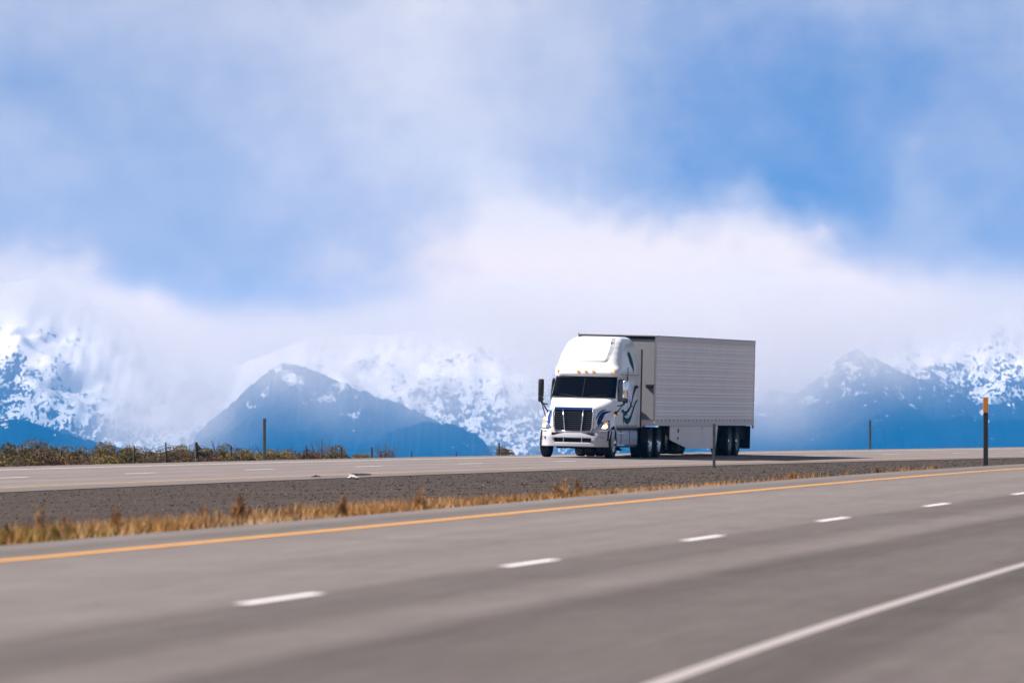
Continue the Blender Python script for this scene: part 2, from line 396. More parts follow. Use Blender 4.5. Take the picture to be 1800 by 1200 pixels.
# valley floor: one sheet to the horizon
ys = np.array([-300, -150, -60, 0, 60, 150, 300, 450, 600, 900, 1300, 2000, 3000, 4500, 6500, 9000, 12000, 16000, 24000, 40000.])
xs = np.array([-20000, -9000, -4000, -2000, -1000, -500, -250, -120, 0, 120, 250, 500, 1000, 2000, 4000, 9000, 20000.])
V = [(x, y, -5.2 - 0.0075 * max(0, y - 250)) for y in ys for x in xs]; n = len(xs)
F = [(i * n + j, i * n + j + 1, (i + 1) * n + j + 1, (i + 1) * n + j) for i in range(len(ys) - 1) for j in range(n - 1)]
M_valley = mat('valley_scrub', (0.09, 0.085, 0.055), 0.95, var=0.4, vscale=0.02)
tag(mesh('ground', V, F, M_valley), kind='structure')

# ------------------------------------------------------------------ mountains
def mountmat(name, line, soft, amp_big, amp_fine, speck, forest=(0.003, 0.008, 0.016), table=None, D=15500):
    """snow above `line` metres breaking up into tree clumps below it"""
    m = bpy.data.materials.new(name); m.use_nodes = True; t = NT(m.node_tree); b = t.n['Principled BSDF']
    pos = t.new('ShaderNodeNewGeometry').outputs['Position']; x, y, z = t.xyz(pos)
    big = t.noise(t.mapping(pos, scale=(1, 0.3, 0.6)), 0.009, 4, 0.6, 0.6)
    mid = t.noise(t.mapping(pos, scale=(1, 0.15, 0.75)), 0.042, 4, 0.7, 0.3)
    fin = t.noise(t.mapping(pos, scale=(1, 0.15, 0.8)), 0.15, 3, 0.65)
    if table:      # the snow line's height along the range, metres
        x0, x1 = table[0][0], table[-1][0]; k_ = D / FPX
        fr_ = t.math('DIVIDE', t.math('SUBTRACT', x, (x0 - 900) * k_), (x1 - x0) * k_)
        lo_, hi_ = 850, 600
        rm_ = t.ramp(fr_, [((a - x0) / (x1 - x0), (lo_ - b_) / (lo_ - hi_)) for a, b_ in table], 'EASE')
        line = t.math('MULTIPLY_ADD', rm_, (lo_ - hi_) * k_, (750 - lo_) * k_)
    f = t.math('DIVIDE', t.math('SUBTRACT', z, line), soft)
    f = t.math('ADD', f, t.math('MULTIPLY', t.math('SUBTRACT', big, 0.5), amp_big))
    f = t.math('ADD', f, t.math('MULTIPLY', t.math('SUBTRACT', mid, 0.5), amp_fine))
    f = t.math('ADD', f, t.math('MULTIPLY', t.math('SUBTRACT', fin, 0.5), speck))
    sn = t.sstep(f, -0.10, 0.10)
    fc = t.ramp(fin, [(0.35, tuple(c * 0.8 for c in forest)), (0.65, tuple(c * 1.4 for c in forest))])
    t.put(b.inputs['Base Color'], t.mix(sn, fc, t.mix(t.sstep(t.math('ADD', z, t.math('MULTIPLY', t.math('SUBTRACT', big, 0.5), 160.0)), 45.0, 165.0), (0.43, 0.42, 0.43), (0.70, 0.62, 0.57))))  # snow colour holds cloud shade low down, misty brightness higher up
    b.inputs['Roughness'].default_value = 0.9; b.inputs['Specular IOR Level'].default_value = 0.1
    return m

def vnoise(x, y, seed):
    r_ = np.random.default_rng(seed); g = r_.random((64, 64))
    xi = np.floor(x).astype(int); yi = np.floor(y).astype(int); fx = x - xi; fy = y - yi
    fx = fx * fx * (3 - 2 * fx); fy = fy * fy * (3 - 2 * fy)
    a = g[xi % 64, yi % 64]; b = g[(xi + 1) % 64, yi % 64]; c = g[xi % 64, (yi + 1) % 64]; d = g[(xi + 1) % 64, (yi + 1) % 64]
    return (a * (1 - fx) + b * fx) * (1 - fy) + (c * (1 - fx) + d * fx) * fy - 0.5

def mountain(name, D, crest, front, back, m, rough_, seed, nx=420, nyf=46, nyb=12, floor_=-125.0):
    """crest: (bearing px, height px) as seen from the road; built at D metres with a real front and back slope"""
    k = D / FPX
    cx = np.array([(c[0] - 900) * k for c in crest]); cz = np.array([(750 - c[1]) * k for c in crest])
    X = np.linspace(cx[0], cx[-1], nx)
    z0 = np.interp(X, cx, cz)
    z0 = z0 + rough_ * 0.22 * vnoise(X / 60, X * 0 + seed, seed) + 5.0 * vnoise(X / 24, X * 0 + seed, seed + 1) + 5.5 * vnoise(X / 7, X * 0 + seed, seed + 7)
    u = np.concatenate([np.linspace(-1, 0, nyf), np.linspace(0, 1, nyb)[1:]])
    XX, UU = np.meshgrid(X, u, indexing='ij'); ZZ0 = np.repeat(z0[:, None], len(u), 1)
    prof = np.where(UU < 0, 1 - np.abs(UU) ** 0.85, 1 - UU ** 1.2)
    Z = floor_ + (ZZ0 - floor_) * prof
    YY = D + np.where(UU < 0, UU * front, UU * back)
    # spurs and gullies running down the face
    am = np.sin(np.pi * np.clip(np.abs(UU), 0, 1)) ** 0.8
    warp_ = XX + 90 * vnoise(XX / 160, YY / 260, seed + 5) + 0.12 * (D - YY)
    g = 1 - 2 * np.abs(vnoise(warp_ / 105, YY / 380, seed + 2)) * 2
    g2 = 1 - 2 * np.abs(vnoise(warp_ / 42, YY / 130, seed + 3)) * 2
    g3 = vnoise(XX / 15, YY / 45, seed + 4)
    Z = Z + am * rough_ * (0.75 * g + 0.34 * g2 + 0.30 * g3)
    # ends run down to the valley floor
    e = np.clip(np.minimum(XX - X[0], X[-1] - XX) / (120), 0, 1); e = e * e * (3 - 2 * e)
    Z = floor_ + (Z - floor_) * e
    n = len(u); V = np.stack([XX, YY, Z], -1).reshape(-1, 3)
    i = np.arange(nx - 1)[:, None] * n + np.arange(n - 1)[None]
    F = np.stack([i, i + n, i + n + 1, i + 1], -1).reshape(-1, 4)
    o = bulk(name, V, F, m, 4); o.data.polygons.foreach_set('use_smooth', [True] * len(F)); tag(o, kind='structure'); return o

def zl(py, D): return (750 - py) * D / FPX
SNOWLINE = [(-600, 670), (0, 668), (130, 700), (250, 770), (330, 840), (440, 800), (560, 700), (640, 705), (760, 715), (860, 745), (960, 700), (1300, 690), (1420, 715), (1520, 700), (1640, 690), (1800, 700), (2400, 700)]
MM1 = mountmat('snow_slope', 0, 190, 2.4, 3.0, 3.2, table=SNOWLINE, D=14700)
MM2 = mountmat('forest_foothill', zl(650, 13400), 110, 3.4, 3.4, 2.6)
MM3 = mountmat('forest_ridge', zl(628, 14000), 120, 4.0, 3.2, 2.4)
MM4 = mountmat('dark_forest', zl(685, 13000), 100, 3.4, 3.4, 2.2)
MM5 = mountmat('forest_and_snow', zl(640, 14600), 130, 3.6, 3.4, 2.6)
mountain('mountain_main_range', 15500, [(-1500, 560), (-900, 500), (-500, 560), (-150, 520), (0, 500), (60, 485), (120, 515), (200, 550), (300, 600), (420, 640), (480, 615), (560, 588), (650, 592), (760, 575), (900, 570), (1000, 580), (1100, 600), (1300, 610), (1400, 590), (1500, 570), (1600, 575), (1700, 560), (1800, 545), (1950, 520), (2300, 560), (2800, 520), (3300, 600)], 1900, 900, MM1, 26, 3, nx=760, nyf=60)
mountain('mountain_left_dark_foot', 12600, [(-1300, 700), (-700, 690), (-250, 715), (-50, 728), (0, 733), (60, 741), (100, 755), (160, 773), (210, 788), (270, 806), (380, 830)], 600, 500, MM4, 12, 23, nx=240, nyf=30)
mountain('mountain_centre_ridge', 14000, [(240, 850), (300, 806), (340, 768), (380, 733), (415, 704), (448, 673), (474, 649), (500, 638), (532, 645), (572, 660), (620, 682), (680, 702), (740, 728), (800, 757), (850, 782), (890, 806), (980, 840)], 1000, 700, MM3, 24, 31, nx=340, nyf=44)
mountain('mountain_centre_foot', 13200, [(560, 840), (620, 790), (670, 765), (720, 748), (760, 741), (800, 748), (845, 768), (880, 795), (960, 840)], 500, 400, MM4, 10, 41, nx=160, nyf=26)
mountain('mountain_right_ridge', 14200, [(1240, 830), (1290, 735), (1330, 692), (1365, 684), (1400, 690), (1440, 662), (1480, 624), (1508, 612), (1540, 630), (1580, 654), (1615, 667), (1660, 686), (1720, 712), (1760, 706), (1800, 692), (1900, 665), (2100, 690), (2500, 640), (3000, 700), (3300, 800)], 1000, 700, MM5, 30, 53, nx=420, nyf=44)
mountain('mountain_right_foot', 13300, [(1360, 840), (1430, 785), (1490, 762), (1530, 748), (1580, 752), (1640, 738), (1700, 728), (1760, 742), (1830, 730), (1950, 715), (2300, 700), (2800, 760), (3000, 830)], 600, 500, MM2, 14, 61, nx=300, nyf=30)

# ------------------------------------------------------------------ cloud and mist hanging on the slopes
def cloudbox(name, x0, x1, y0, y1, z0, z1, m):
    b = MB(); b.box(x0, x1, y0, y1, z0, z1); o = b.build(name, m); tag(o, kind='stuff'); return o
def mistmat(name, dens, blobs, D, nsc=1.0, color=(1, 1, 1), nz=0.5, base=0.0, yc=None, yw=600.0):
    m = bpy.data.materials.new(name); m.use_nodes = True; t = NT(m.node_tree); t.n.clear()
    k = D / FPX
    pos = t.new('ShaderNodeNewGeometry').outputs['Position']; x, y, z = t.xyz(pos)
    q = t.comb(x, z)
    wn_ = t.noise(t.mapping(pos, scale=(1, 0.3, 1)), 0.0045, 2, 0.5, out='Color')
    wv = t.vmath('SCALE', t.vmath('SUBTRACT', wn_, (0.5, 0.5, 0.5))); wv.node.inputs['Scale'].default_value = 130
    q = t.vmath('ADD', q, wv); 
    L = [((px - 900) * k, (750 - py) * k, sx * k, sy * k, -rot, a) for px, py, sx, sy, rot, a in blobs]
    qx, qz, _ = t.xyz(q); q = t.comb(qx, qz)
    d = t.blobs(q, L, base)
    nn = t.noise(t.mapping(pos, scale=(1, 0.35, 1.0)), 0.008 * nsc, 3, 0.55)
    d = t.math('MULTIPLY', d, t.math('MULTIPLY_ADD', t.math('SUBTRACT', nn, 0.5), 2 * nz * 2, 1.0))
    yy = t.math('DIVIDE', t.math('SUBTRACT', y, yc), yw)
    d = t.math('MULTIPLY', d, t.math('EXPONENT', t.math('MULTIPLY', t.math('MULTIPLY', yy, yy), -1.0)))
    d = t.math('MAXIMUM', t.math('SUBTRACT', d, 0.02), 0.0)
    v = t.new('ShaderNodeVolumePrincipled'); v.inputs['Color'].default_value = (*color, 1)
    t.put(v.inputs['Density'], t.math('MULTIPLY', d, dens))
    o = t.new('ShaderNodeOutputMaterial'); t.l.new(v.outputs[0], o.inputs['Volume'])
    return m
MIST = [  # px, py, half-width, half-height, tilt, amount
    (900, 650, 1500, 75, 0, 0.30), (40, 525, 140, 42, 10, 1.3), (185, 548, 140, 42, 22, 1.5), (320, 600, 100, 40, 30, 1.2), (285, 700, 58, 100, 8, 1.6), (420, 600, 90, 34, 0, 0.6), (375, 680, 60, 60, 0, 0.6),
    (560, 592, 150, 28, 0, 0.8), (700, 580, 130, 28, 0, 1.2), (860, 570, 140, 45, 0, 2.2), (1020, 590, 150, 60, 0, 2.2), (1180, 600, 170, 75, 0, 2.6),
    (1330, 590, 150, 75, 0, 2.6), (1480, 575, 130, 45, 0, 2.1), (1640, 570, 130, 48, 0, 1.9), (1790, 560, 110, 50, 0, 1.1), (485, 640, 110, 40, 0, 0.9), (500, 600, 120, 24, 0, 1.0), (395, 735, 75, 60, 0, 1.5), (560, 690, 130, 50, 20, 0.7), (760, 690, 90, 50, 20, 0.4), (1345, 690, 80, 70, 0, 1.3),
    (930, 690, 70, 90, 0, 0.9), (650, 645, 150, 40, 25, 0.5), (1480, 645, 100, 45, 10, 0.7), (-200, 540, 200, 70, 0, 1.2), (2050, 540, 220, 70, 0, 1.2)]
Dm = 14400
cloudbox('mist', -2600, 3000, 12450, 15450, -100, 420, mistmat('mist_volume', 0.00070, MIST, Dm, color=(1.0, 0.87, 0.76), yc=13700.0, yw=1100.0))

# haze: one closed box of even air round the camera and everything in it
hz = MB(); hz.box(-9000, 9000, -260, 16500, -160, 290)
M_haze = bpy.data.materials.new('haze_air'); M_haze.use_nodes = True; t = NT(M_haze.node_tree); t.n.clear()
v = t.new('ShaderNodeVolumePrincipled'); v.inputs['Color'].default_value = (0.01, 0.38, 1.0, 1); v.inputs['Density'].default_value = 3.9e-5
o = t.new('ShaderNodeOutputMaterial'); t.l.new(v.outputs[0], o.inputs['Volume'])
haze = hz.build('haze', M_haze); tag(haze, kind='stuff')
#@@PART2
# ------------------------------------------------------------------ the truck
P0 = Pf(np.array(248.7824), np.array(-5.5)); hh = float(xy(np.array(248.7824), np.array(0.0))[2])
h_t = 0.214762
TRUCK_ROT = (-0.0235, 0.00095, math.atan2(-math.cos(h_t), -math.sin(h_t)))
truck = empty('semi_truck', (float(P0[0]), float(P0[1]), float(P0[2]) + 0.006), TRUCK_ROT)
tag(truck, 'white semi truck with tall sleeper roof and blue stripes pulling a grey ribbed box trailer', 'truck')
M_white = mat('truck_white_paint', (0.75, 0.745, 0.76), 0.35, coat=0.3, var=0.06, vscale=1.2)
M_bump = mat('bumper_plastic', (0.42, 0.41, 0.44), 0.35, coat=0.3, var=0.06, vscale=3)
M_black = mat('black_rubber_trim', (0.008, 0.008, 0.010), 0.6, spec=0.3)
M_sglass = mat('side_glass', (0.010, 0.014, 0.014), 0.35, spec=0.12)
M_slat = mat('dark_slat', (0.035, 0.037, 0.045), 0.4)
M_glass = mat('windshield_glass', (0.0015, 0.002, 0.005), 0.06, spec=0.13)
M_chrome = mat('chrome', (0.75, 0.76, 0.80), 0.14, metal=1.0)
M_alu = mat('polished_aluminium', (0.72, 0.73, 0.76), 0.28, metal=1.0, var=0.1, vscale=5)
M_tyre = mat('tyre_rubber', (0.006, 0.0055, 0.006), 0.85, var=0.3, vscale=6)
M_frame = mat('chassis_black', (0.004, 0.004, 0.005), 0.85, spec=0.1)
M_rimg = mat('painted_rim', (0.30, 0.31, 0.33), 0.45, var=0.15, vscale=8)
M_amber = mat('amber_lens', (0.9, 0.32, 0.02), 0.25, coat=0.5, emit=(1.0, 0.35, 0.03), es=0.25)
M_red = mat('red_lens', (0.55, 0.03, 0.02), 0.3)
M_blue = mat('blue_decal', (0.01, 0.035, 0.16), 0.7, spec=0.08)
M_teal = mat('teal_decal', (0.01, 0.09, 0.11), 0.7, spec=0.08)
M_navy = mat('navy_decal', (0.008, 0.015, 0.06), 0.7, spec=0.08)
M_lens = mat('headlamp_glass', (0.30, 0.33, 0.42), 0.08, coat=1.0, metal=0.5)
M_lit = mat('headlamp_lit', (1, 0.9, 0.7), 0.3, emit=(1.0, 0.74, 0.40), es=3.5)
M_dim = mat('headlamp_dim', (0.85, 0.80, 0.72), 0.2, emit=(1.0, 0.80, 0.5), es=1.0)  # glows too, more weakly than the lit headlamp
M_tank = mat('tank_side_metal', (0.42, 0.44, 0.50), 0.4, metal=0.4, var=0.25, vscale=1.5)
M_seam = mat('panel_seam', (0.10, 0.10, 0.12), 0.6)
YC = -0.165

def rr_ring(xf, xr, hw, rf, rb, bow, n_c=8, n_f=9):
    """half-open ring in plan: rounded front with radius rf and slight bow; returns closed list of (x, y)"""
    pts = []
    rf = min(rf, hw * 0.98)
    ys = np.linspace(-(hw - rf), hw - rf, n_f)
    for y in ys: pts.append((xf - bow * (y / hw) ** 2, y))
    b0 = bow * ((hw - rf) / hw) ** 2
    for i in range(1, n_c + 1):
        t = i / n_c * math.pi / 2
        pts.append((xf - b0 - (rf * 1.15) * (1 - math.cos(t)), hw - rf + rf * math.sin(t)))
    xs = xf - b0 - rf * 1.15
    for i in range(1, 7): pts.append((xs + (xr + rb - xs) * i / 6, hw))
    for i in range(1, 4):
        t = i / 3 * math.pi / 2; pts.append((xr + rb * (1 - math.sin(t)), hw - rb * (1 - math.cos(t))))
    right = pts[n_f:]
    pts += [(x, -y) for x, y in reversed(right)]
    return pts
def interp_tab(tab, z):
    zs = [r[0] for r in tab]; return [float(np.interp(z, zs, [r[k] for r in tab])) for k in range(1, len(tab[0]))]
# z, front x, half width, front corner radius, bow
CAB = [(0.98, -1.30, 1.10, 0.20, 0.04), (1.60, -1.30, 1.10, 0.20, 0.05), (1.93, -1.33, 1.10, 0.24, 0.10), (2.62, -1.80, 1.05, 0.25, 0.10),
       (2.66, -1.75, 1.07, 0.28, 0.12), (2.74, -1.72, 1.085, 0.32, 0.14), (2.86, -1.77, 1.09, 0.34, 0.15), (2.93, -1.92, 1.085, 0.36, 0.14), (3.02, -2.02, 1.07, 0.38, 0.13), (3.25, -2.18, 1.035, 0.42, 0.15),
       (3.45, -2.34, 0.995, 0.46, 0.18), (3.62, -2.52, 0.945, 0.48, 0.2), (3.76, -2.72, 0.89, 0.50, 0.24), (3.86, -2.96, 0.82, 0.52, 0.28), (3.92, -3.24, 0.74, 0.5, 0.3), (3.955, -3.65, 0.62, 0.45, 0.28)]
def cab_ring(z, off=0.0):
    xf, hw, rf, bow = interp_tab(CAB, z)
    return [(x, y + YC, z) for x, y in rr_ring(xf + off, -5.15 - off, hw + off, rf + off, 0.06, bow)]
zs = sorted(set(list(np.linspace(0.98, 2.62, 14)) + [r[0] for r in CAB[3:]] + list(np.linspace(2.93, 3.955, 16))))
V = []; F = []; nr = None
for z in zs:
    r = cab_ring(z); nr = len(r); V += r
for i in range(len(zs) - 1):
    for k in range(nr): F.append((i * nr + k, i * nr + (k + 1) % nr, (i + 1) * nr + (k + 1) % nr, (i + 1) * nr + k))
F.append(tuple((len(zs) - 1) * nr + k for k in range(nr))); F.append(tuple(range(nr - 1, -1, -1)))
cab = mesh('cab', V, F, M_white, truck, smooth=True)
def patch(name, z0, z1, k0, k1, off, m, parent, nz=6, ring=cab_ring, inset=0.0):
    """a panel that follows the cab's skin, standing off by `off`"""
    V = []; F = []; rows = np.linspace(z0, z1, nz); idx = None
    for z in rows:
        r = ring(z, off); idx = [(k0 + j) % len(r) for j in range(k1 - k0 + 1)]
        V += [r[i] for i in idx]
    c = len(idx)
    for i in range(nz - 1):
        for j in range(c - 1): F.append((i * c + j, i * c + j + 1, (i + 1) * c + j + 1, (i + 1) * c + j))
    return mesh(name, V, F, m, parent, smooth=True)
# windshield: wraps the front and the rounded corners
nring = len(cab_ring(2.0))
patch('windshield', 1.965, 2.605, -5, 13, 0.010, M_glass, truck, nz=8)
patch('windshield_seal', 1.94, 1.968, -5, 13, 0.014, M_black, truck, nz=3)
patch('windshield_seal', 2.60, 2.632, -5, 13, 0.014, M_black, truck, nz=3)
b = MB(); b.tube([(-1.335, YC, 1.965), (-1.78, YC, 2.61)], 0.011, 6); b.build('windshield_divider', M_black, truck)
for sgn in (1, -1):     # wipers
    b = MB(); b.tube([(-1.33, YC + 0.12 * sgn, 1.965), (-1.40, YC + 0.45 * sgn, 2.02), (-1.46, YC + 0.78 * sgn, 2.05)], 0.009, 6); b.build('wiper', M_black, truck)
# cab roof fairing: raised rounded panel on the front of the sleeper roof
def fairing():
    V = []; F = []; rows = np.linspace(3.10, 3.93, 14); nc = 15
    for i, z in enumerate(rows):
        t = i / 13; hwp = 0.62 + 0.10 * math.sin(t * math.pi) + 0.04 * t
        if i == 0: hwp = 0.50
        for j in range(nc):
            y = -hwp + 2 * hwp * j / (nc - 1); e = min(j, nc - 1 - j, i, 13 - i) 
            lift = 0.0 if e == 0 else 0.045
            xf, hw, rf, bow = interp_tab(CAB, z)
            yy = abs(y); base = xf - bow * (min(yy, hw - rf) / hw) ** 2
            if yy > hw - rf:
                q = min(1, (yy - (hw - rf)) / rf); base -= rf * 1.15 * (1 - math.sqrt(max(0, 1 - q * q)))
            V.append((base + 0.004 + lift * (0.9 if z < 3.8 else 0.5), y + YC, z + lift * (0.15 if z < 3.7 else 0.7)))
    for i in range(13):
        for j in range(nc - 1): a = i * nc + j; F.append((a, a + 1, a + nc + 1, a + nc))
    return V, F
V, F = fairing(); mesh('roof_fairing', V, F, M_white, truck, smooth=False)
# seams on the cab: sleeper joint and roof joint
b = MB(); b.box(-3.32, -3.305, YC + 1.06, YC + 1.105, 1.02, 2.95); b.build('cab_seam', M_seam, cab)
b = MB(); b.box(-5.14, -2.3, YC + 1.06, YC + 1.100, 2.70, 2.712); b.build('roof_seam', M_seam, cab)
b = MB(); b.box(-2.65, -2.638, YC + 1.09, YC + 1.1045, 1.1, 2.66); b.build('door_seam', M_seam, cab)
for sgn in (1, -1):
    # door window with dark rubber surround
    b = MB(); y0, y1 = (YC + 1.10 * sgn, YC + 1.112 * sgn)
    poly = [(-1.66, 1.90), (-1.86, 2.46), (-2.00, 2.56), (-2.48, 2.56), (-2.56, 2.50), (-2.56, 1.92), (-2.50, 1.84), (-1.72, 1.84)]
    def ins(poly, d):
        cx = sum(p[0] for p in poly) / len(poly); cz = sum(p[1] for p in poly) / len(poly)
        return [(p[0] + (cx - p[0]) * d, p[1] + (cz - p[1]) * d) for p in poly]
    b.prism(poly, min(y0, y1) - 0.02, max(y0, y1) - (0.0 if sgn > 0 else 0)); so = b.build('side_window', M_black, truck)
    b = MB(); yy = y1 + 0.003 * sgn; b.prism(ins(poly, 0.09), min(yy, y1), max(yy, y1)); b.build('pane', M_sglass, so)
    b = MB(); b.box(-2.47, -2.32, min(y0, y0 + 0.03 * sgn), max(y0, y0 + 0.03 * sgn), 1.50, 1.54, 0.008); b.build('door_handle', M_black, truck)
    # fairings closing the gap behind the sleeper
    b = MB(); ye = YC + 1.08 * sgn; b.box(-5.36, -5.14, min(ye, ye + 0.03 * sgn), max(ye, ye + 0.03 * sgn), 1.0, 3.60, 0.01); b.build('sleeper_extender', M_white if sgn < 0 else M_white, truck)
    b = MB(); b.box(-5.66, -5.36, min(ye, ye + 0.02 * sgn), max(ye, ye + 0.02 * sgn), 0.98, 3.56); b.build('rubber_edge', M_black, truck)
# marker lamps above the windshield
for y in (-0.93, -0.25, 0.0, 0.25, 0.93):
    xf, hw, rf, bow = interp_tab(CAB, 2.79); yy = abs(y); base = xf - bow * (min(yy, hw - rf) / hw) ** 2
    if yy > hw - rf: q = (yy - (hw - rf)) / rf; base -= rf * 1.15 * (1 - math.sqrt(max(0, 1 - q * q)))
    b = MB(); b.box(base - 0.03, base + 0.05, y + YC - 0.032, y + YC + 0.032, 2.745, 2.84, 0.018); b.build('marker_lamp', M_amber, truck, smooth=True)
# horn / antenna on the roof
b = MB(); b.tube([(-3.3, YC - 0.55, 3.82), (-3.15, YC - 0.55, 4.05)], 0.012, 6); b.build('antenna', M_black, truck)

# hood and fenders: stations along x, half profile in (y, z)
HOOD = [  # x, [(y, z) ...]
    (-0.02, [(0, 1.60), (0.30, 1.605), (0.55, 1.59), (0.645, 1.55), (0.665, 1.44), (0.675, 1.25), (0.70, 1.10), (0.80, 0.98), (0.86, 0.92), (0.88, 0.86)]),
    (-0.12, [(0, 1.635), (0.30, 1.64), (0.56, 1.62), (0.67, 1.57), (0.71, 1.45), (0.735, 1.30), (0.80, 1.20), (0.92, 1.10), (1.00, 0.98), (1.02, 0.86)]),
    (-0.30, [(0, 1.675), (0.32, 1.68), (0.60, 1.655), (0.71, 1.60), (0.77, 1.48), (0.82, 1.36), (0.93, 1.29), (1.05, 1.17), (1.10, 1.02), (1.11, 0.88)]),
    (-0.55, [(0, 1.72), (0.34, 1.725), (0.64, 1.70), (0.76, 1.64), (0.83, 1.53), (0.89, 1.43), (0.99, 1.37), (1.11, 1.27), (1.15, 1.14), (1.155, 1.00)]),
    (-0.80, [(0, 1.775), (0.36, 1.78), (0.68, 1.755), (0.81, 1.69), (0.88, 1.59), (0.94, 1.49), (1.03, 1.42), (1.13, 1.33), (1.16, 1.22), (1.165, 1.06)]),
    (-1.04, [(0, 1.83), (0.38, 1.835), (0.72, 1.81), (0.85, 1.75), (0.93, 1.66), (0.98, 1.56), (1.05, 1.46), (1.13, 1.36), (1.155, 1.22), (1.16, 1.02)]),
    (-1.24, [(0, 1.88), (0.40, 1.885), (0.76, 1.865), (0.90, 1.81), (0.98, 1.72), (1.03, 1.61), (1.07, 1.50), (1.11, 1.38), (1.13, 1.15), (1.135, 0.90)]),
    (-1.40, [(0, 1.94), (0.42, 1.945), (0.80, 1.93), (0.95, 1.89), (1.03, 1.80), (1.06, 1.66), (1.08, 1.52), (1.10, 1.38), (1.11, 1.10), (1.115, 0.80)]),
]
V = []; F = []; npf = len(HOOD[0][1])
for x, pr in HOOD:
    V += [(x, -y + YC, z) for y, z in reversed(pr[1:])] + [(x, y + YC, z) for y, z in pr]
c = 2 * npf - 1
for i in range(len(HOOD) - 1):
    for j in range(c - 1): F.append((i * c + j, (i + 1) * c + j, (i + 1) * c + j + 1, i * c + j + 1))
F.append(tuple(range(c)))
hood = mesh('hood', V, F, M_white, truck, smooth=True)
sub = hood.modifiers.new('subdivision', 'SUBSURF'); sub.levels = 2; sub.render_levels = 2
for sgn in (1, -1):   # hood crease highlight and side turn lamp
    b = MB(); b.box(-1.20, -1.10, YC + 1.12 * sgn - 0.03, YC + 1.12 * sgn + 0.03, 1.34, 1.43, 0.015); b.build('side_marker_lamp', M_amber, truck)
    # black wheel-arch lining and inner fender
    b = MB(); n_ = 22; V = []; F = []
    for k in range(n_ + 1):
        t_ = math.pi * k / n_; V += [(-0.86 + 0.60 * math.cos(t_), YC + 0.55 * sgn, 0.56 + 0.55 * math.sin(t_)), (-0.86 + 0.60 * math.cos(t_), YC + 1.13 * sgn, 0.56 + 0.55 * math.sin(t_))]
    for k in range(n_): F.append((2 * k, 2 * k + 1, 2 * k + 3, 2 * k + 2))
    mesh('wheel_arch', V, F, M_black, truck, smooth=True)
b = MB(); b.box(-1.7, -0.2, YC - 0.56, YC + 0.56, 0.45, 1.45); b.build('engine_bay', M_frame, truck)

# grille
gb = MB(); gb.prism([(-0.03, 0.86), (0.02, 0.86), (0.02, 1.55), (-0.03, 1.55)], YC - 0.62, YC + 0.62); g = gb.build('grille', M_black, truck)
b = MB()
gy = [(0.64, 1.555), (0.655, 1.45), (0.63, 1.0), (0.59, 0.86)]
for sgn in (1, -1): b.tube([(0.03, YC + sgn * y, z) for y, z in gy], 0.026, 8)
b.tube([(0.03, YC - 0.59, 0.86), (0.045, YC, 0.845), (0.03, YC + 0.59, 0.86)], 0.022, 8)
b.build('grille_frame', M_chrome, g, smooth=True)
b = MB(); V = []
b.prism([(0.0, 1.55), (0.05, 1.55), (0.035, 1.625), (-0.02, 1.63)], YC - 0.62, YC + 0.62); b.build('grille_top', M_blue, g)
for k in range(9):
    z = 0.915 + k * 0.068; hwk = 0.585 + 0.045 * min(1, k / 5)
    b = MB(); b.prism([(0.018, z - 0.006), (0.045, z - 0.010), (0.045, z + 0.004), (0.018, z + 0.012)], YC - hwk, YC + hwk); b.build('slat', M_slat, g)
for sgn in (1, -1):
    b = MB(); b.tube([(0.052, YC + sgn * 0.335, 1.54), (0.052, YC + sgn * 0.27, 0.87)], 0.021, 8); b.build('grille_bar', M_chrome, g, smooth=True)

# bumper with air intake
def bump_ring(z):
    f = [(-1.12 - 0.0, 0)]
    hw = 1.235 if z > 0.5 else 1.215; xf = 0.10 if z < 0.75 else 0.06
    if z > 0.88: xf = 0.0; hw = 1.225
    pts = []
    for y in np.linspace(-hw, hw, 29):
        a = abs(y) / hw; x = xf - 0.10 * a ** 2 - 0.62 * max(0, (a - 0.62) / 0.38) ** 1.8
        pts.append((x, y + YC, z))
    return pts
V = []; F = []; zz = [0.36, 0.39, 0.46, 0.50, 0.64, 0.68, 0.80, 0.90, 0.935]
for z in zz: V += bump_ring(z)
for i in range(len(zz) - 1):
    for j in range(28):
        if 3 <= i <= 3 and 7 <= j <= 20: continue        # intake opening
        F.append((i * 29 + j, i * 29 + j + 1, (i + 1) * 29 + j + 1, (i + 1) * 29 + j))
bp = mesh('bumper', V, F, M_bump, truck, smooth=True)
sm = bp.modifiers.new('thickness', 'SOLIDIFY'); sm.thickness = 0.06; sm.offset = -1
b = MB(); b.box(-0.14, -0.03, YC - 0.63, YC + 0.63, 0.49, 0.65); b.build('air_intake', M_black, bp)
b = MB()
for y in (-0.30, 0.30): b.box(-0.03, 0.075, YC + y - 0.012, YC + y + 0.012, 0.50, 0.64)
b.tube([(0.105, YC - 0.60, 0.655), (0.12, YC, 0.66), (0.105, YC + 0.60, 0.655)], 0.014, 6); b.build('intake_trim', M_alu, bp)
b = MB(); b.prism([(-0.05, 0.72), (0.062, 0.72), (0.055, 0.80), (-0.05, 0.84)], YC - 0.70, YC + 0.70); b.build('lower_grille_gap', M_black, bp)
for sgn in (1, -1):
    b = MB(); b.box(-0.10, 0.0, YC + sgn * 0.92 - 0.10, YC + sgn * 0.92 + 0.10, 0.66, 0.675); b.build('fog_lamp_slot', M_seam, bp)
b = MB(); b.box(-1.4, -0.05, YC - 0.55, YC + 0.55, 0.30, 0.47); b.build('axle_guard', M_frame, truck)

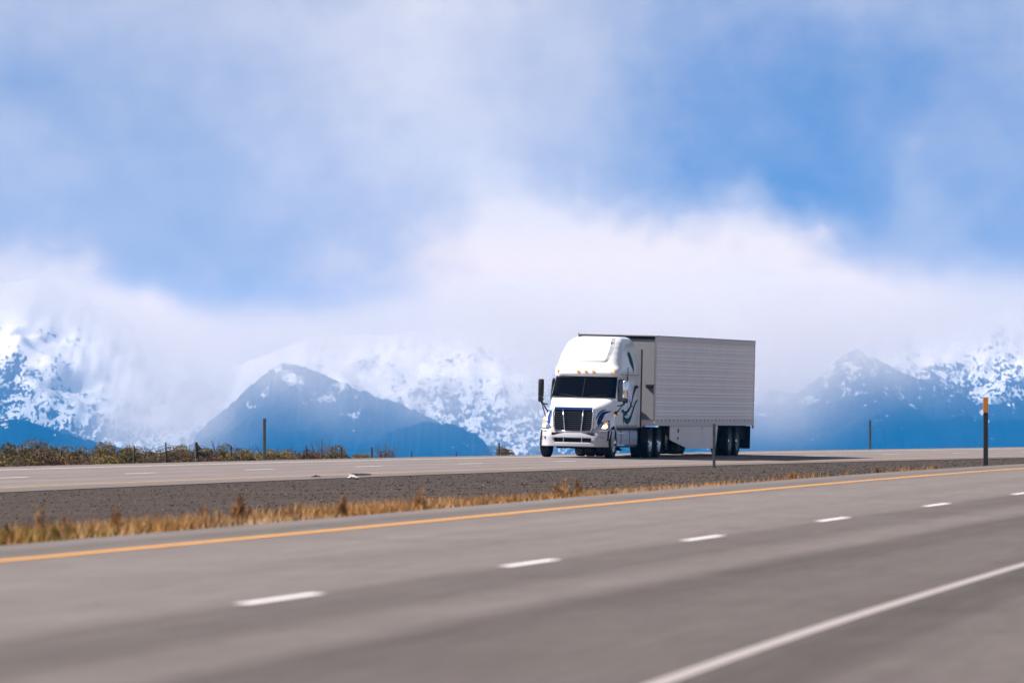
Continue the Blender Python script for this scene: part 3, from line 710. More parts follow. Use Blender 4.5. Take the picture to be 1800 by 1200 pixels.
# headlights set in the fender fronts
hm = hood.evaluated_get(bpy.context.evaluated_depsgraph_get()).to_mesh()
bvh = BVHTree.FromPolygons([v.co[:] for v in hm.vertices], [p.vertices[:] for p in hm.polygons])
def on_hood(y, z, off, d=(-0.86, 0, 0)):
    """cast from the front/side onto the hood; y, z give the aim"""
    dv = Vector(d).normalized(); o_ = Vector((-0.22, y, z)) - dv * 3
    hit, nrm, _, _ = bvh.ray_cast(o_, dv)
    if hit is None: return None
    if nrm.dot(dv) > 0: nrm = -nrm
    return hit + nrm * off
def head_patch(name, outline, off, m, parent, sgn, n=9):
    """fill a four-sided outline [(y,z)x4 : bottom-in, bottom-out, top-out, top-in] draped on the fender"""
    V = []; F = []; A, B_, C_, D_ = [Vector((p[0], p[1], 0)) for p in outline]; last = None
    for i in range(n):
        for j in range(n):
            u = j / (n - 1); t_ = i / (n - 1)
            q = (A * (1 - u) + B_ * u) * (1 - t_) + (D_ * (1 - u) + C_ * u) * t_
            e = math.sin(math.pi * u) ** 0.5 * math.sin(math.pi * t_) ** 0.5
            p = on_hood(YC + sgn * q.x, q.y, off * e + 0.004, (-0.95, -0.22 * sgn, 0))
            if p is None: p = last if last is not None else Vector((-0.3, YC + sgn * q.x, q.y))
            last = p; V.append(p)
    for i in range(n - 1):
        for j in range(n - 1): F.append((i * n + j, i * n + j + 1, (i + 1) * n + j + 1, (i + 1) * n + j))
    return mesh(name, V, F, m, parent, smooth=True)
for sgn in (1, -1):
    hl = head_patch('headlight', [(0.70, 0.925), (1.14, 0.93), (1.12, 1.20), (0.84, 1.13)], 0.02, M_lens, truck, sgn)
    head_patch('headlight_rim', [(0.67, 0.915), (1.17, 0.92), (1.15, 1.225), (0.83, 1.155)], 0.004, M_black, hl, sgn)
    head_patch('bulb', [(0.86, 0.945), (1.08, 0.95), (1.07, 1.12), (0.92, 1.08)], 0.040, M_lit if sgn > 0 else M_dim, hl, sgn, 6)
    head_patch('turn_signal', [(0.93, 1.12), (1.13, 1.10), (1.09, 1.19), (0.93, 1.16)], 0.045, M_amber, hl, sgn, 5)

# painted swooshes
def ribbon(name, pts, m, parent, caster):
    """pts: (x, z, width)"""
    V = []; F = []; P_ = [Vector((p[0], p[1])) for p in pts]; fine = []
    for i in range(len(pts) - 1):
        p0 = pts[max(0, i - 1)]; p1 = pts[i]; p2 = pts[i + 1]; p3 = pts[min(len(pts) - 1, i + 2)]
        for q in range(6):
            u = q / 6
            fine.append([0.5 * ((2 * b_) + (-a_ + c_) * u + (2 * a_ - 5 * b_ + 4 * c_ - d_) * u * u + (-a_ + 3 * b_ - 3 * c_ + d_) * u ** 3) for a_, b_, c_, d_ in zip(p0, p1, p2, p3)])
    fine.append(list(pts[-1]))
    for i, (x, z, wd) in enumerate(fine):
        a = fine[max(0, i - 1)]; c_ = fine[min(len(fine) - 1, i + 1)]; d = Vector((c_[0] - a[0], c_[1] - a[1])).normalized(); nn = Vector((-d.y, d.x)) * max(wd, 0.004) / 2
        for s_ in (1, 0, -1):
            V.append(caster(x + nn.x * s_, z + nn.y * s_))
    for i in range(len(fine) - 1):
        F += [(3 * i, 3 * i + 1, 3 * i + 4, 3 * i + 3), (3 * i + 1, 3 * i + 2, 3 * i + 5, 3 * i + 4)]
    return mesh(name, V, F, m, parent)
def hood_side(sgn):
    def f(x, z):
        o_ = Vector((x, YC + sgn * 3, z + 0.24)); dv = Vector((0, -sgn, -0.12)).normalized(); hit, nr_, _, _ = bvh.ray_cast(o_, dv)
        if hit is None: return Vector((x, YC + sgn * 1.0, z))
        if nr_.dot(dv) > 0: nr_ = -nr_
        return hit + nr_ * 0.006
    return f
def flat_side(sgn): return lambda x, z: Vector((x, YC + sgn * (1.1065 if z < 2.6 else float(np.interp(z, [r[0] for r in CAB], [r[2] for r in CAB])) + 0.0075), z))
for sgn in (1, -1):
    fs, hs = flat_side(sgn), hood_side(sgn)
    ribbon('hood_stripe', [(-0.08, 1.10, 0.03), (-0.16, 1.24, 0.09), (-0.34, 1.38, 0.11), (-0.62, 1.48, 0.08), (-1.10, 1.52, 0.01)], M_blue, hood, hs)
    ribbon('hood_stripe', [(-0.09, 1.30, 0.02), (-0.18, 1.39, 0.05), (-0.34, 1.49, 0.05), (-0.62, 1.56, 0.04), (-0.85, 1.58, 0.01)], M_teal, hood, hs)
    ribbon('cab_stripe', [(-5.05, 2.32, 0.03), (-4.6, 2.30, 0.13), (-4.15, 1.98, 0.09), (-3.80, 1.68, 0.12), (-3.30, 1.52, 0.08), (-2.85, 1.52, 0.01)], M_navy, cab, fs)
    ribbon('cab_stripe', [(-5.0, 1.90, 0.02), (-4.6, 1.80, 0.11), (-4.15, 1.52, 0.14), (-3.8, 1.30, 0.18), (-3.35, 1.20, 0.18), (-2.9, 1.26, 0.16), (-2.6, 1.40, 0.01)], M_teal, cab, fs)
    ribbon('cab_stripe', [(-4.2, 1.66, 0.01), (-3.9, 1.72, 0.05), (-3.6, 1.88, 0.04), (-3.5, 2.05, 0.01)], M_navy, cab, fs)
    ribbon('cab_stripe', [(-3.3, 1.46, 0.02), (-2.95, 1.44, 0.15), (-2.6, 1.52, 0.12), (-2.35, 1.58, 0.01)], M_teal, cab, fs)
    ribbon('cab_stripe', [(-2.75, 1.46, 0.04), (-2.70, 1.32, 0.16), (-2.74, 1.12, 0.02)], M_navy, cab, fs)
    ribbon('roof_stripe', [(-3.60, 3.40, 0.10), (-3.85, 3.28, 0.38), (-4.15, 3.02, 0.30), (-4.2, 2.78, 0.02)], M_teal, cab, fs)

# mirrors
for sgn in (1, -1):
    yo = YC + sgn * 1.40; yi = YC + sgn * 1.12
    b = MB(); b.box(-1.52, -1.38, yo - 0.09, yo + 0.09, 1.93, 2.52, 0.045); mr = b.build('mirror', M_chrome if sgn > 0 else M_black, truck, smooth=True)
    b = MB(); b.box(-1.535, -1.52, yo - 0.07, yo + 0.07, 2.02, 2.46); b.build('mirror_glass', M_glass, mr)
    b = MB(); b.box(-1.51, -1.37, yo - 0.085, yo + 0.085, 1.80, 1.93, 0.03); b.build('convex_mirror', M_navy if sgn < 0 else M_black, mr)
    b = MB(); b.tube([(-1.44, yo, 1.82), (-1.40, yo - 0.03 * sgn, 1.74), (-1.38, yi + 0.03 * sgn, 1.70)], 0.022, 8)
    b.tube([(-1.42, yo - 0.04 * sgn, 1.80), (-1.36, yi + 0.06 * sgn, 1.52), (-1.34, yi - 0.02 * sgn, 1.46)], 0.024, 8)
    b.box(-1.44, -1.28, min(yi - 0.03 * sgn, yi + 0.03 * sgn), max(yi - 0.03 * sgn, yi + 0.03 * sgn), 1.40, 1.52); b.build('mirror_arm', M_black, mr)
b = MB(); b.tube([(-0.30, YC - 0.98, 1.30), (-0.28, YC - 1.12, 1.75), (-0.28, YC - 1.16, 1.80)], 0.018, 6); b.box(-0.33, -0.26, YC - 1.24, YC - 1.10, 1.78, 1.98, 0.02); b.build('hood_mirror', M_black, truck)

# chassis side: fuel tank with steps, fairing, frame
for sgn in (1, -1):
    ys_ = YC + sgn * 1.09
    b = MB(); n_ = 18; prof = []
    for k in range(n_):
        t_ = 2 * math.pi * k / n_; prof.append((0.30 * math.copysign(abs(math.cos(t_)) ** 0.4, math.cos(t_)), 0.30 * math.copysign(abs(math.sin(t_)) ** 0.4, math.sin(t_))))
    V = []
    for x in (-1.62, -1.60, -5.18, -5.20):
        kk = 0.93 if x in (-1.62, -5.20) else 1.0
        V += [(x, ys_ - sgn * 0.31 + p[0] * kk, 0.64 + p[1] * kk) for p in prof]
    F = [(i * n_ + k, i * n_ + (k + 1) % n_, (i + 1) * n_ + (k + 1) % n_, (i + 1) * n_ + k) for i in range(3) for k in range(n_)] + [tuple(range(n_)), tuple(3 * n_ + k for k in range(n_ - 1, -1, -1))]
    tk = mesh('fuel_tank', V, F, M_tank, truck, smooth=False)
    b = MB()
    for x in (-2.5, -3.9): b.box(x - 0.04, x + 0.04, min(ys_ + 0.005 * sgn, ys_ - 0.02 * sgn), max(ys_ + 0.005 * sgn, ys_ - 0.02 * sgn), 0.36, 0.92)
    b.build_each('tank_strap', M_rimg, tk)
    for z in (0.42, 0.80):
        b = MB(); b.box(-2.9, -1.75, min(ys_ - 0.16 * sgn, ys_ + 0.02 * sgn), max(ys_ - 0.16 * sgn, ys_ + 0.02 * sgn), z - 0.025, z + 0.025, 0.01); b.build('step', M_alu, truck)
    b = MB(); b.box(-5.2, -1.62, min(ys_ - 0.10 * sgn, ys_ - 0.03 * sgn), max(ys_ - 0.10 * sgn, ys_ - 0.03 * sgn), 0.93, 1.0); b.build('sill_gap_shade', M_black, truck)  # black strip paints in the shade of the gap under the cab
    b = MB(); b.box(-1.72, -1.46, min(ys_ - 0.3 * sgn, ys_ - 0.01 * sgn), max(ys_ - 0.3 * sgn, ys_ - 0.01 * sgn), 0.34, 1.0, 0.03); b.build('battery_box', M_bump, truck)
b = MB(); b.box(-8.3, -1.3, YC - 0.45, YC - 0.36, 0.80, 1.02); b.box(-8.3, -1.3, YC + 0.36, YC + 0.45, 0.80, 1.02); b.box(-8.3, -5.5, -0.5, 0.5, 0.84, 0.95); b.build_each('chassis_frame', M_frame, truck)
b = MB(); b.lathe([(0.0, -0.04), (0.45, -0.04), (0.47, 0.0), (0.45, 0.04), (0.0, 0.04)], (0, 0, 0), 24)
V5 = [(-6.95 + v[0], v[2] - 0.05, 0.99 + v[1]) for v in b.V]; mesh('fifth_wheel', V5, b.F, M_frame, truck)
b = MB()
for k in range(3):
    b.tube([(-5.0, 0.10 + k * 0.09, 1.35), (-5.3, 0.35 + k * 0.05, 1.02), (-5.75, 0.30 + k * 0.05, 1.15), (-5.96, 0.28 + k * 0.05, 1.35)], 0.014, 6)
b.build_each('air_line', M_red, truck)

# wheels
def tyre_profile(r=0.505, w_=0.27, ri=0.30):
    return [(ri, -w_ / 2 * 0.86), (r * 0.80, -w_ / 2), (r * 0.93, -w_ / 2), (r * 0.985, -w_ / 2 * 0.86), (r, -w_ / 2 * 0.62), (r, -0.045), (r - 0.014, -0.040), (r - 0.014, -0.028), (r, -0.023),
            (r, 0.023), (r - 0.014, 0.028), (r - 0.014, 0.040), (r, 0.045), (r, w_ / 2 * 0.62), (r * 0.985, w_ / 2 * 0.86), (r * 0.93, w_ / 2), (r * 0.80, w_ / 2), (ri, w_ / 2 * 0.86)]
def wheel_proto(name, rim_mat, dual, front, sgn):
    root = empty(name); root.parent = truck; w_ = 0.27
    b = MB()
    b.lathe(tyre_profile(), (0, 0, 0), 44, closed=True)
    if dual: b.lathe(tyre_profile(), (0, -0.33 * sgn, 0), 44, closed=True)
    b.build('tyre', M_tyre, root, smooth=False)
    b = MB(); s_ = sgn
    if front: prof = [(0.305, 0.125), (0.285, 0.10), (0.27, 0.02), (0.23, 0.06), (0.17, 0.10), (0.11, 0.105), (0.10, 0.16), (0.075, 0.175), (0.0, 0.175)]
    else: prof = [(0.305, 0.125), (0.285, 0.10), (0.265, -0.02), (0.24, -0.09), (0.17, -0.10), (0.13, -0.06), (0.12, 0.05), (0.09, 0.075), (0.0, 0.075)]
    b.lathe([(r, y * s_) for r, y in prof], (0, 0, 0), 36)
    rm = b.build('rim', rim_mat, root, smooth=True)
    b = MB(); yy = (0.16 if front else 0.06) * s_; b.lathe([(0.085, yy - 0.03 * s_), (0.085, yy + 0.02 * s_), (0.05, yy + 0.04 * s_), (0.0, yy + 0.04 * s_)], (0, 0, 0), 20); b.build('hub_cap', M_chrome, root, smooth=True)
    return root
def clone(root, loc):
    r_ = root.copy(); col.objects.link(r_); r_.location = loc; r_.parent = root.parent
    for ch in root.children: c_ = ch.copy(); col.objects.link(c_); c_.parent = r_
    return r_
RW = 0.505
for sgn in (1, -1):
    fw = wheel_proto('wheel', M_chrome, False, True, sgn); fw.location = (-0.86, YC + sgn * 1.04, RW)
    dw = wheel_proto('wheel', M_alu, True, False, sgn); dw.location = (-6.25, YC * 0.6 + sgn * 1.10, RW); clone(dw, (-7.58, YC * 0.4 + sgn * 1.10, RW))
    tw = wheel_proto('wheel', M_rimg, True, False, sgn); tw.location = (-19.75, sgn * 1.13, RW); clone(tw, (-21.15, sgn * 1.13, RW))
for x, n_ in ((-0.86, 1), (-6.25, 1), (-7.58, 1), (-19.75, 1), (-21.15, 1)):
    b = MB(); b.tube([(x, -1.0, RW), (x, 1.0, RW)], 0.075, 10); b.tube([(x, -0.22, RW), (x, -0.12, RW), (x, 0.12, RW), (x, 0.22, RW)], [0.1, 0.2, 0.2, 0.1], 12); b.build('axle', M_frame, truck)
for sgn in (1, -1):   # quarter fenders and flaps behind the drive wheels
    b = MB(); b.box(-8.26, -8.24, sgn * 0.93 - 0.30, sgn * 0.93 + 0.30, 0.25, 1.0); b.build('mud_flap', M_black, truck)

# ---- trailer
TX0, TX1, TW, TZ0, TZ1 = -5.97, -23.9, 1.30, 1.06, 4.02
M_tpan = mat('trailer_aluminium_skin', (0.96, 0.82, 0.77), 0.5, metal=0.0, spec=0.2, var=0.06, vscale=0.8)
M_trib = mat('trailer_rib_highlight', (0.98, 0.92, 0.87), 0.5, spec=0.5)  # paler than the skin, to paint in the highlights along the ribs
M_trail = mat('trailer_rail', (0.74, 0.66, 0.63), 0.5, spec=0.2, var=0.08, vscale=3)
M_tfront = mat('trailer_nose_panel', (0.25, 0.245, 0.26), 0.5, spec=0.2, var=0.06, vscale=2)
M_troof = mat('trailer_roof_edge', (0.34, 0.30, 0.26), 0.5, metal=0.2)
b = MB(); b.box(TX1, TX0, -TW, TW, TZ0 + 0.004, TZ1 - 0.01, 0.012); tr = b.build('trailer_box', M_tpan, truck)
tag(tr, 'grey aluminium box trailer with horizontal ribs')
for sgn in (1, -1):
    y0 = sgn * TW
    def yb(a, c_): return (min(y0 + a * sgn, y0 + c_ * sgn), max(y0 + a * sgn, y0 + c_ * sgn))
    b = MB()
    for k in range(8):
        z = 3.655 - 0.305 * k
        for zz_ in (z, z - 0.105):
            for i in range(1):
                V = [(TX0 - 0.20, y0, zz_ - 0.018), (TX0 - 0.20, y0 + 0.030 * sgn, zz_ - 0.010), (TX0 - 0.20, y0 + 0.028 * sgn, zz_ - 0.004), (TX0 - 0.20, y0, zz_ + 0.040)]
                V += [(TX1 + 0.10, v[1], v[2]) for v in V]
                b.add(V, [(0, 1, 5, 4), (1, 2, 6, 5), (2, 3, 7, 6), (0, 3, 2, 1), (4, 5, 6, 7)])
    b.build('rib', M_trib, tr)
    b = MB()
    b.box(TX1, TX0, *yb(0.0, 0.022), TZ1 - 0.17, TZ1 - 0.012); b.build('top_rail', M_trail, tr)
    b = MB(); b.box(TX1, TX0, *yb(0.0, 0.030), TZ0, TZ0 + 0.22); b.build('bottom_rail', M_trail, tr)
    b = MB(); b.box(TX0 - 0.16, TX0 + 0.001, *yb(0.0, 0.018), TZ0 + 0.22, TZ1 - 0.17); b.box(TX1, TX1 + 0.09, *yb(0.0, 0.018), TZ0 + 0.22, TZ1 - 0.17); b.build_each('corner_post', M_trail, tr)
    b = MB(); nn_ = 25
    for k in range(nn_):
        x = TX0 - 0.9 - (TX0 - 0.9 - (TX1 + 0.6)) * k / (nn_ - 1)
        b.box(x - 0.10, x + 0.10, *yb(0.0, 0.020), 3.765, 3.795)
    b.build_each('rivet_plate', M_trib, tr)
    b = MB(); b2 = MB(); b3 = MB(); nn_ = 26
    for k in range(nn_):
        x = TX0 - 0.45 - (TX0 - 0.45 - (TX1 + 0.4)) * k / (nn_ - 1)
        (b if k % 4 in (1, 2) else b2).box(x - 0.06, x + 0.06, *yb(0.030, 0.034), 1.205, 1.26)
    if sgn > 0: b.build_each('rail_reflector', M_red, tr); b2.build_each('rail_slot', M_seam, tr)
    # belly fairing
    b = MB(); ya, yb_ = sorted((sgn * 1.255, sgn * 1.285))
    b.prism([(-8.85, TZ0), (-8.85, 0.60), (-9.3, 0.54), (-11.8, 0.31), (-12.3, 0.285), (-17.0, 0.275), (-17.35, TZ0)], ya, yb_)
    sk = b.build('side_skirt', M_tpan, truck)
    b = MB(); yq = sorted((sgn * 1.284, sgn * 1.292)); b.box(-14.6, -14.42, *yq, 0.94, 1.01); b.build('skirt_marker_lamp', mat('amber_red', (0.6, 0.10, 0.02), 0.3), sk)
    b = MB(); b.box(-10.35, -10.15, *yq, 0.82, 0.96); b.box(-10.3, -10.1, *yq, 0.60, 0.68); b.build_each('skirt_handle', M_black, sk)
    b = MB(); b.box(-23.5, -23.44, sgn * 0.95 - 0.33, sgn * 0.95 + 0.33, 0.24, TZ0 - 0.02); b.build('mud_flap', M_black, truck)
    b = MB(); b.box(-23.4, -22.0, *sorted((sgn * 1.10, sgn * 1.13)), 0.55, TZ0 - 0.01); b.build('rear_underride_panel', M_frame, truck)
    b = MB(); b.box(TX1 + 0.02, TX1 + 0.25, *yb(0.0, 0.035), 0.96, 1.06); b.build('tail_lamp', M_red, tr)
    b = MB(); b.box(-10.9, -10.75, sgn * 0.9 - 0.07, sgn * 0.9 + 0.07, 0.22, TZ0); b.box(-11.0, -10.65, sgn * 0.9 - 0.12, sgn * 0.9 + 0.12, 0.17, 0.23); b.build('landing_leg', M_frame, truck)
# nose panel, roof rim and a dark strip painting in the shaded gap above the tractor
b = MB(); b.box(TX0 - 0.0, TX0 + 0.02, -TW + 0.03, TW - 0.03, TZ0 + 0.2, TZ1 - 0.1); b.build('nose_panel', M_tfront, tr)
b = MB(); b.box(TX1 - 0.01, TX0 + 0.04, -TW - 0.02, TW + 0.03, TZ1 - 0.012, TZ1 + 0.018); b.build('roof_rim', M_troof, tr)
b = MB(); b.box(TX0 + 0.02, TX0 + 0.045, -TW + 0.02, TW - 0.02, TZ1 - 0.11, TZ1 - 0.014); b.build('nose_gap_shade', M_frame, tr)  # black strip stands for the dark gap between cab roof and trailer
b = MB(); b.box(TX0 + 0.02, TX0 + 0.16, TW - 0.28, TW - 0.02, 2.30, 2.42, 0.02); b.build('nose_bracket', M_black, tr)
b = MB(); b.box(TX0 + 0.02, TX0 + 0.09, -TW + 0.0, -TW + 0.05, TZ1 - 0.08, TZ1 - 0.02, 0.01); b.build('clearance_lamp', mat('dull_lamp', (0.5, 0.45, 0.42), 0.4), tr)
b = MB(); b.box(TX1 - 0.04, TX1 + 0.0, -TW, TW, TZ0, TZ1 - 0.02); b.build('rear_door_frame', M_frame, tr)
b = MB(); b.box(TX1, -17.8, -0.55, -0.45, 0.78, TZ0); b.box(TX1, -17.8, 0.45, 0.55, 0.78, TZ0); b.box(-20.5, -20.35, -1.0, 1.0, 0.75, TZ0); b.build_each('slider_frame', M_frame, truck)
b = MB(); b.box(TX1, TX1 + 0.12, -1.15, 1.15, 0.50, 0.60); b.build('underride_guard', M_frame, truck)

# ------------------------------------------------------------------ posts
def wood(name, c): return mat(name, c, 0.85, var=0.35, vscale=9, bump=0.3, bscale=30)
M_post = wood('weathered_post', (0.075, 0.070, 0.062)); M_post2 = wood('grey_steel_post', (0.060, 0.062, 0.065)); M_pblack = mat('black_post', (0.018, 0.016, 0.018), 0.6, var=0.2)
M_orange = mat('orange_reflective_band', (0.55, 0.20, 0.015), 0.4, var=0.1)
def gp(f, s, o): return f(np.array(float(s)), np.array(float(o)))
def ray_ground(px, o, top):
    """point behind the far road whose bearing is px; returns ground point and the height reaching image height `top`"""
    s = 200.0
    for _ in range(30):
        p = gp(Pv, s, o); q = gp(Pv, s + 0.5, o); f0 = 900 + FPX * p[0] / p[1] - px; f1 = 900 + FPX * q[0] / q[1] - px; s -= f0 / ((f1 - f0) / 0.5)
    p = gp(Pv, s, o); return p, s, (750 - top) * p[1] / FPX - p[2]
def post(p, hgt, wd, m, label, group=None, tilt=0.0, cap=None, depth=0.3):
    root = empty('delineator_post', tuple(float(v) for v in p), (0, tilt, -0.1))
    b = MB(); b.box(-wd / 2, wd / 2, -wd * 0.3, wd * 0.3, -depth, hgt, wd * 0.08); b.build('post_shaft', m, root)
    b = MB(); b.box(-wd * 0.42, wd * 0.42, -wd * 0.3 - 0.008, -wd * 0.3, hgt * 0.80, hgt * 0.93); b.build('back_plate', M_post2 if cap is None else M_orange, root)
    if cap:
        b = MB(); b.box(-wd / 2 - 0.004, wd / 2 + 0.004, -wd * 0.3 - 0.012, wd * 0.3 + 0.012, hgt * cap, hgt + 0.004, 0.006); b.build('reflective_sleeve', M_orange, root)
    b = MB()
    for zz_ in (0.5, 0.62): b.tube([(0, -wd * 0.3 - 0.006, hgt * zz_), (0, -wd * 0.3 + 0.004, hgt * zz_)], wd * 0.10, 8)
    b.build_each('bolt', M_post2, root)
    return tag(root, label, 'road post', group)
p_, s_, h_ = ray_ground(465, -8.9, 735)
post(p_, h_, 0.085, M_post, 'dark slim marker post rising out of the sagebrush left of the truck')
post(gp(Pf, 234.2, 2.18) - np.array([0, 0, 0.14]), 1.42 + 0.02, 0.085, M_post2, 'grey steel marker post in median gravel, standing in front of the trailer skirt')
post(gp(Pn, 154.4, -2.05) - np.array([0, 0, 0.05]), 1.335, 0.092, M_pblack, 'black marker post with orange top beside the near road, far right', cap=0.775)
p_, s_, h_ = ray_ground(1529.5, -8.9, 738)
post(p_, h_, 0.085, M_post, 'thin brown marker post behind far road, between trailer and orange-topped post')

# ------------------------------------------------------------------ wire fence among the brush
fr = empty('wire_fence', tuple(float(v) for v in gp(Pv, 205, -13.5)))
tag(fr, 'old wire fence with thin leaning posts running through the sagebrush behind the far road', 'fence')
bpy.context.view_layer.update()
inv_f = Matrix.Translation(-Vector(fr.location)); M_tpost = wood('rusty_fence_post', (0.045, 0.032, 0.026)); M_wire = mat('old_wire', (0.10, 0.09, 0.08), 0.6, metal=0.5)
tops = []
for px, top, wd in ((-20, 791, 0.05), (45, 790, 0.05), (107, 791, 0.06), (177, 791, 0.05), (236, 784, 0.045), (292, 777, 0.05), (347, 777, 0.11), (406, 783, 0.05), (540, 783, 0.05), (600, 786, 0.05), (655, 786, 0.075), (725, 793, 0.05), (802, 794, 0.05), (876, 778, 0.07)):
    p, s_, hgt = ray_ground(px, -13.5, top); q = Vector(p) - Vector(fr.location); ln = random.uniform(-0.04, 0.04)
    b = MB(); b.tube([(q.x, q.y, q.z - 0.3), (q.x + ln * 0.5, q.y, q.z + hgt * 0.5), (q.x + ln, q.y, q.z + hgt)], [wd * 0.6, wd * 0.55, wd * 0.42], 7); b.build('fence_post', M_tpost, fr)
    tops.append((q, hgt))
    if px == 347:
        b = MB(); b.tube([(q.x, q.y, q.z + hgt * 0.72), (q.x + 0.30, q.y + 0.2, q.z + hgt * 0.60), (q.x + 0.62, q.y + 0.4, q.z + hgt * 0.42)], [0.05, 0.045, 0.02], 6)
        b.tube([(q.x - 0.02, q.y, q.z + hgt * 0.9), (q.x + 0.09, q.y, q.z + hgt * 0.80)], [0.05, 0.07], 6); b.build('fence_brace', M_tpost, fr)
for kz in (0.55, 0.75, 0.93):
    b = MB()
    for (a, ha), (c_, hc) in zip(tops[:-1], tops[1:]):
        hm_ = min(ha, hc, 1.3); m_ = (a + c_) / 2
        b.tube([(a.x, a.y, a.z + min(ha, 1.35) * kz), (m_.x, m_.y, m_.z + hm_ * kz - 0.04), (c_.x, c_.y, c_.z + min(hc, 1.35) * kz)], 0.006, 4)
    b.build('wire', M_wire, fr)

# ------------------------------------------------------------------ sagebrush
def leafmat(name, c):
    m = bpy.data.materials.new(name); m.use_nodes = True; t = NT(m.node_tree); b = t.n['Principled BSDF']
    co = t.new('ShaderNodeTexCoord').outputs['Object']
    f = t.noise(co, 3.5, 4, 0.7)
    t.put(b.inputs['Base Color'], t.ramp(f, [(0.3, tuple(v * 0.7 for v in c)), (0.5, c), (0.72, tuple(min(1, v * 1.35) for v in c))]))
    b.inputs['Roughness'].default_value = 0.9; b.inputs['Specular IOR Level'].default_value = 0.0
    return m
L_olive = leafmat('sage_leaf_olive', (0.115, 0.088, 0.038)); L_grey = leafmat('sage_leaf_grey', (0.130, 0.105, 0.064)); L_brown = leafmat('dry_twig_brown', (0.12, 0.075, 0.045)); L_yel = leafmat('rabbitbrush_yellow', (0.19, 0.14, 0.055))
M_stem = mat('shrub_stem', (0.06, 0.045, 0.035), 0.9)
def leaves(n, wx, wy, hgt, size, r_, spiky=0.0, clumps=9):
    """leaf clumps spread through an uneven dome"""
    cc = []
    for k in range(clumps):
        a = r_.uniform(0, 2 * math.pi); q = r_.uniform(0.0, 0.75); z = r_.uniform(0.25, 0.92) * (1 - 0.35 * q)
        cc.append((q * math.cos(a) * wx, q * math.sin(a) * wy, z * hgt, r_.uniform(0.20, 0.42)))
    P_ = np.empty((n, 3)); idx = r_.integers(0, clumps, n); cc = np.array(cc)
    d = r_.normal(size=(n, 3)); d /= np.linalg.norm(d, axis=1)[:, None]; rad = r_.uniform(0.45, 1.0, n)[:, None] ** 0.5
    P_ = cc[idx, :3] + d * rad * cc[idx, 3:4] * np.array([wx * 1.0, wy * 1.0, hgt * (0.62 + spiky)])
    P_[:, 2] = np.abs(P_[:, 2])
    ax = r_.normal(size=(n, 3)); ax[:, 2] = np.abs(ax[:, 2]) + 0.8 + spiky * 2; ax /= np.linalg.norm(ax, axis=1)[:, None]
    sd_ = np.cross(ax, r_.normal(size=(n, 3))); sd_ /= np.linalg.norm(sd_, axis=1)[:, None]
    ln = r_.uniform(0.6, 1.4, n)[:, None] * size
    V = np.stack([P_ - sd_ * ln * 0.32, P_ + sd_ * ln * 0.32, P_ + ax * ln], 1).reshape(-1, 3)
    return V, np.arange(3 * n).reshape(-1, 3)
def shrub(name, loc, wx, hgt, m, label, cat, n=2600, size=0.05, spiky=0.0, clumps=9, stems=6, seed=0, twig=0.0, group=None):
    r_ = np.random.default_rng(seed); V, F = leaves(n, wx, wx * 0.9, hgt, size, r_, spiky, clumps)
    root = empty(name, tuple(float(v) for v in loc))
    o_ = bulk('foliage', V, F, m); o_.parent = root
    b = MB()
    for k in range(stems):
        a = r_.uniform(0, 2 * math.pi); q = r_.uniform(0.2, 0.8)
        b.tube([(0.05 * math.cos(a), 0.05 * math.sin(a), -0.1), (q * 0.5 * wx * math.cos(a), q * 0.5 * wx * math.sin(a), hgt * 0.5), (q * wx * math.cos(a), q * wx * math.sin(a), hgt * r_.uniform(0.85, 1.1 + twig))], [0.03, 0.018, 0.006], 5)
    b.build('stem', M_stem, root)
    return tag(root, label, cat, group)
SHRUBS = [ # px, top px, half width m, offset, material, label
    (18, 777, 0.95, -16, L_olive, 'dark olive sagebrush at the far left edge of the photo, behind the far road'),
    (62, 771, 1.25, -19, L_grey, 'tallest pale grey-brown sagebrush in the left clump, its top highest against the blue mountain'),
    (115, 779, 1.3, -17, L_olive, 'broad olive sagebrush just left of the thin fence post at far left'),
    (185, 777, 1.1, -18, L_yel, 'yellow-green rounded sagebrush with a flat top, left of the darkest bush'),
    (236, 778, 1.25, -15.2, L_olive, 'darkest round sagebrush of the left clump, dense and nearly black-green'),
    (325, 778, 0.9, -18, L_yel, 'yellowish bush right beside the broken fence post with a brace'),
    (296, 785, 1.1, -15.5, L_grey, 'low grey bush between the dark round bush and the braced fence post'),
    (393, 774, 0.75, -17, L_olive, 'small round dark-topped bush standing clear between braced fence post and tall marker post'),
    (366, 786, 1.0, -15.8, L_grey, 'low grey bush behind the small round bush, right of the braced fence post'),
    (434, 783, 0.7, -16, L_yel, 'small yellow-green bush left of the tall marker post'),
    (486, 779, 0.95, -16, L_yel, 'rounded yellow-green bush immediately right of the tall marker post'),
    (542, 787, 0.9, -15, L_brown, 'dark brown low bush between the two brighter bushes right of the marker post'),
    (568, 781, 0.8, -17, L_grey, 'spiky upright bush with bare twigs sticking up, right of the marker post'),
    (590, 784, 0.8, -15.5, L_olive, 'last big olive bush at the right end of the clump'),
    (632, 796, 1.0, -14.5, L_yel, 'very low yellowish bush at the left of the lone thin fence post'),
    (680, 786, 0.8, -16, L_brown, 'bare reddish twiggy bush standing alone right of the lone thin fence post'),
    (887, 784, 0.55, -15, L_olive, 'lone small olive bush at the road horizon just left of the truck'),
]
for i, (px, top, hw, o_, m_, lb) in enumerate(SHRUBS):
    p, s_, hgt = ray_ground(px, o_, top + 3)
    spk = 0.5 if 'piky' in lb or 'twig' in lb else 0.0
    shrub('sagebrush', p, hw, hgt, m_, lb, 'bush', n=1100 if 'bare' in lb else 6000, size=0.045, spiky=spk, clumps=7 if spk else 11, stems=16 if spk else 7, seed=100 + i, twig=0.15 if spk else 0.0)
